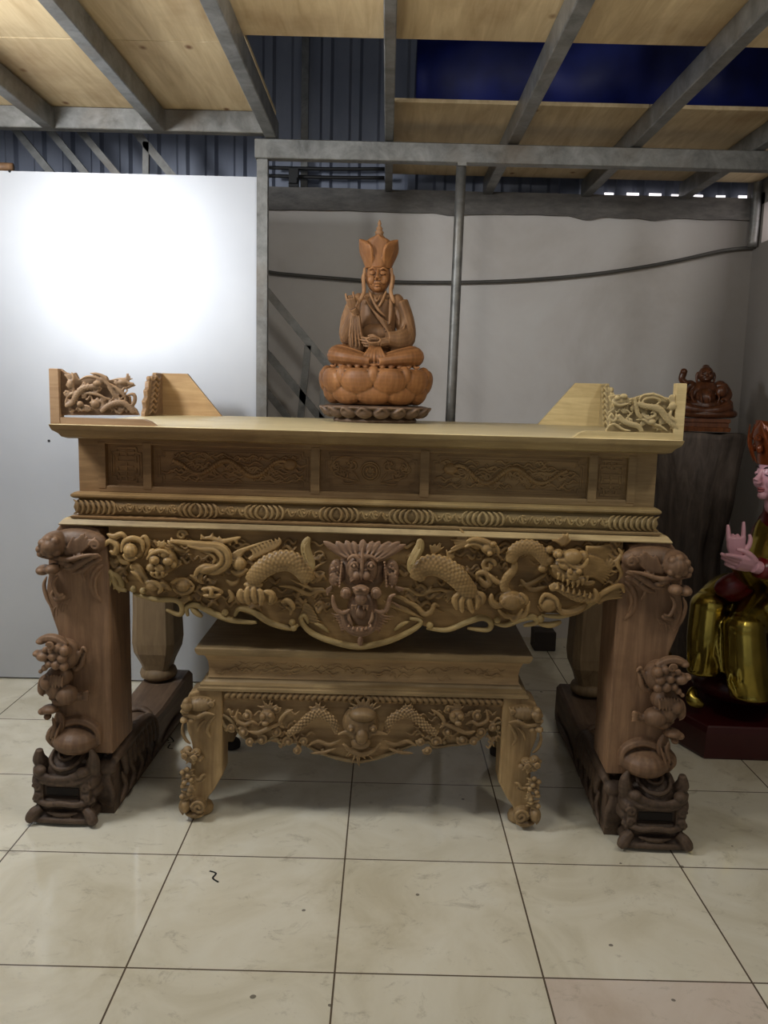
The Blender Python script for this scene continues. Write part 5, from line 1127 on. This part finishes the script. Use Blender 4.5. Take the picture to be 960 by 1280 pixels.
mb = MB().tube([G(h1[0]+.055, h1[1]+.06, h1[2]-.065), G(h1[0]+.018, h1[1]+.012, h1[2]-.045)], .036, 1, 14, taper='none').build('red_cuff', M['redcloth'], tb)
mb = MB().tube([G(h2[0]+.10, h2[1]+.03, h2[2]-.03), G(h2[0]+.05, h2[1]+.005, h2[2]-.012)], .046, 1, 14, taper='none')
mb.build('red_cuff', M['redcloth'], tb)
mb = MB().tube([G(1.72, 3.86, .84), G(1.64, 3.86, .79), G(1.57, 3.88, .76)], .06, .8, 12).tube([G(1.75, 3.88, .78), G(1.66, 3.88, .765), G(1.60, 3.88, .75)], .06, .8, 12); mb.build('red_sash', M['redcloth'], tb, voxel=.006, sm=2)
# hands
mb = MB(); o = Vector(G(*h1)); 
hand(mb, tuple(o), (-.08, 0, 1), (1, -.25, .05), .100, (.06, 1.35, 1.3, .05, .0)); mb.tube([tuple(o+Vector((.03, .03, -.07))), tuple(o+Vector((.005, 0, -.03)))], .026, 1, 12, taper='none')
hd1 = mb.build('raised_hand', M['skin'], tb, voxel=.0035, sm=1)
mb = MB(); o = Vector(G(*h2))
hand(mb, tuple(o), (-1, -.15, .22), (-.1, -.55, .8), .106, (-.05, .12, .16, .1, .2)); mb.tube([tuple(o+Vector((.085, .02, -.025))), tuple(o+Vector((.02, 0, -.005)))], .030, 1, 12, taper='none')
mb.build('extended_hand', M['skin'], tb, voxel=.0035, sm=1)
# head turned to the left of the picture
hc = Vector((1.860, 3.98, 1.300)); fw = Vector((-.93, -.36, 0)).normalized(); sd = Vector((fw.y, -fw.x, 0)).normalized()
def HP(a, b, c): p = hc+fw*a+sd*b+Vector((0, 0, c)); return G(*p)
ang = math.atan2(fw.y, fw.x)
mb = MB(); mb.blob(HP(0, 0, .0), (.098, .082, .115), (0, 0, ang), 24, 16); mb.blob(HP(.022, 0, -.050), (.070, .066, .065), (0, 0, ang), 20, 12); mb.blob(HP(.078, 0, -.090), (.022, .026, .022))
mb.tube([HP(.093, 0, .030), HP(.104, 0, .005), HP(.126, 0, -.022)], .014, 1, 10, radii=[.008, .011, .017]); mb.blob(HP(.112, 0, -.028), (.014, .017, .011), (0, 0, ang)); mb.blob(HP(.0, 0, -.13), (.045, .045, .06))
for s in (-1, 1):
    mb.blob(HP(.066, s*.038, -.030), (.026, .028, .030)); mb.blob(HP(.082, s*.034, .012), (.012, .020, .010), (0, 0, ang)); mb.tube([HP(.0, s*.082, .03), HP(-.005, s*.094, 0), HP(.0, s*.088, -.07)], .015, .7, 8, tip=.6)
hd = mb.build('head', M['skin'], gd, voxel=.003, sm=1)
mb = MB().tube([HP(.088, -.022, -.060), HP(.100, 0, -.056), HP(.088, .022, -.060)], .006, 1, 8).tube([HP(.086, -.018, -.068), HP(.097, 0, -.070), HP(.086, .018, -.068)], .007, 1, 8); mb.build('lips', M['lips'], hd)
for s in (-1, 1):
    MB().tube([HP(.098, s*.014, .038), HP(.090, s*.036, .046), HP(.072, s*.056, .036)], .0035, 1, 6).build('brow', M['hair'], hd); MB().tube([HP(.096, s*.018, .010), HP(.091, s*.034, .007), HP(.078, s*.050, .011)], .003, 1, 6).build('eyelid', M['hair'], hd)
mb = MB()
mb.lathe([(.09, -.0), (.094, .02), (.096, .06), (.08, .08)], G(hc.x, hc.y, hc.z+.055), 28)
for i in range(5):
    a = ang+(i-2)*2*PI/5; d = Vector((math.cos(a), math.sin(a), 0)); s_ = Vector((-d.y, d.x, 0)); c0 = Vector(G(hc.x, hc.y, hc.z+.06))
    t = MB(); vs = []
    for k in range(9):
        u = k/8; w_ = .058*(.7+.6*math.sin(min(u*1.2, 1)*PI*.55))*(1-max(0, (u-.6)/.4)**2*.93)
        for j in range(5): b_ = (j/4-.5)*2; vs.append(c0+d*(.086+.042*u-.02*b_*b_)+s_*w_*b_+Vector((0, 0, .20*u)))
    fs = [(q*5+j, q*5+j+1, (q+1)*5+j+1, (q+1)*5+j) for q in range(8) for j in range(4)]; n_ = len(vs)
    vs += [v-d*.014 for v in vs]; fs += [tuple(n_+q for q in f[::-1]) for f in fs]; bd = list(range(5))+[q*5+4 for q in range(1, 9)]+[40+j for j in (3, 2, 1, 0)]+[q*5 for q in range(7, 0, -1)]
    fs += [(bd[q], n_+bd[q], n_+bd[(q+1) % len(bd)], bd[(q+1) % len(bd)]) for q in range(len(bd))]; mb.add(vs, fs)
    for sg in (-1, 1): mb.tube([tuple(c0+d*.10+s_*sg*.03), tuple(c0+d*.125+s_*sg*.05+Vector((0, 0, .09))), tuple(c0+d*.142+s_*sg*.02+Vector((0, 0, .18)))], .006, 1, 6)
    mb.blob(tuple(c0+d*.118+Vector((0, 0, .07))), (.016, .016, .022)); mb.spiral(tuple(c0+d*.132+Vector((0, -.004, .12))), .02, 1.3, .005)
mb.build('crown', M['amber'], hd, auto=True)
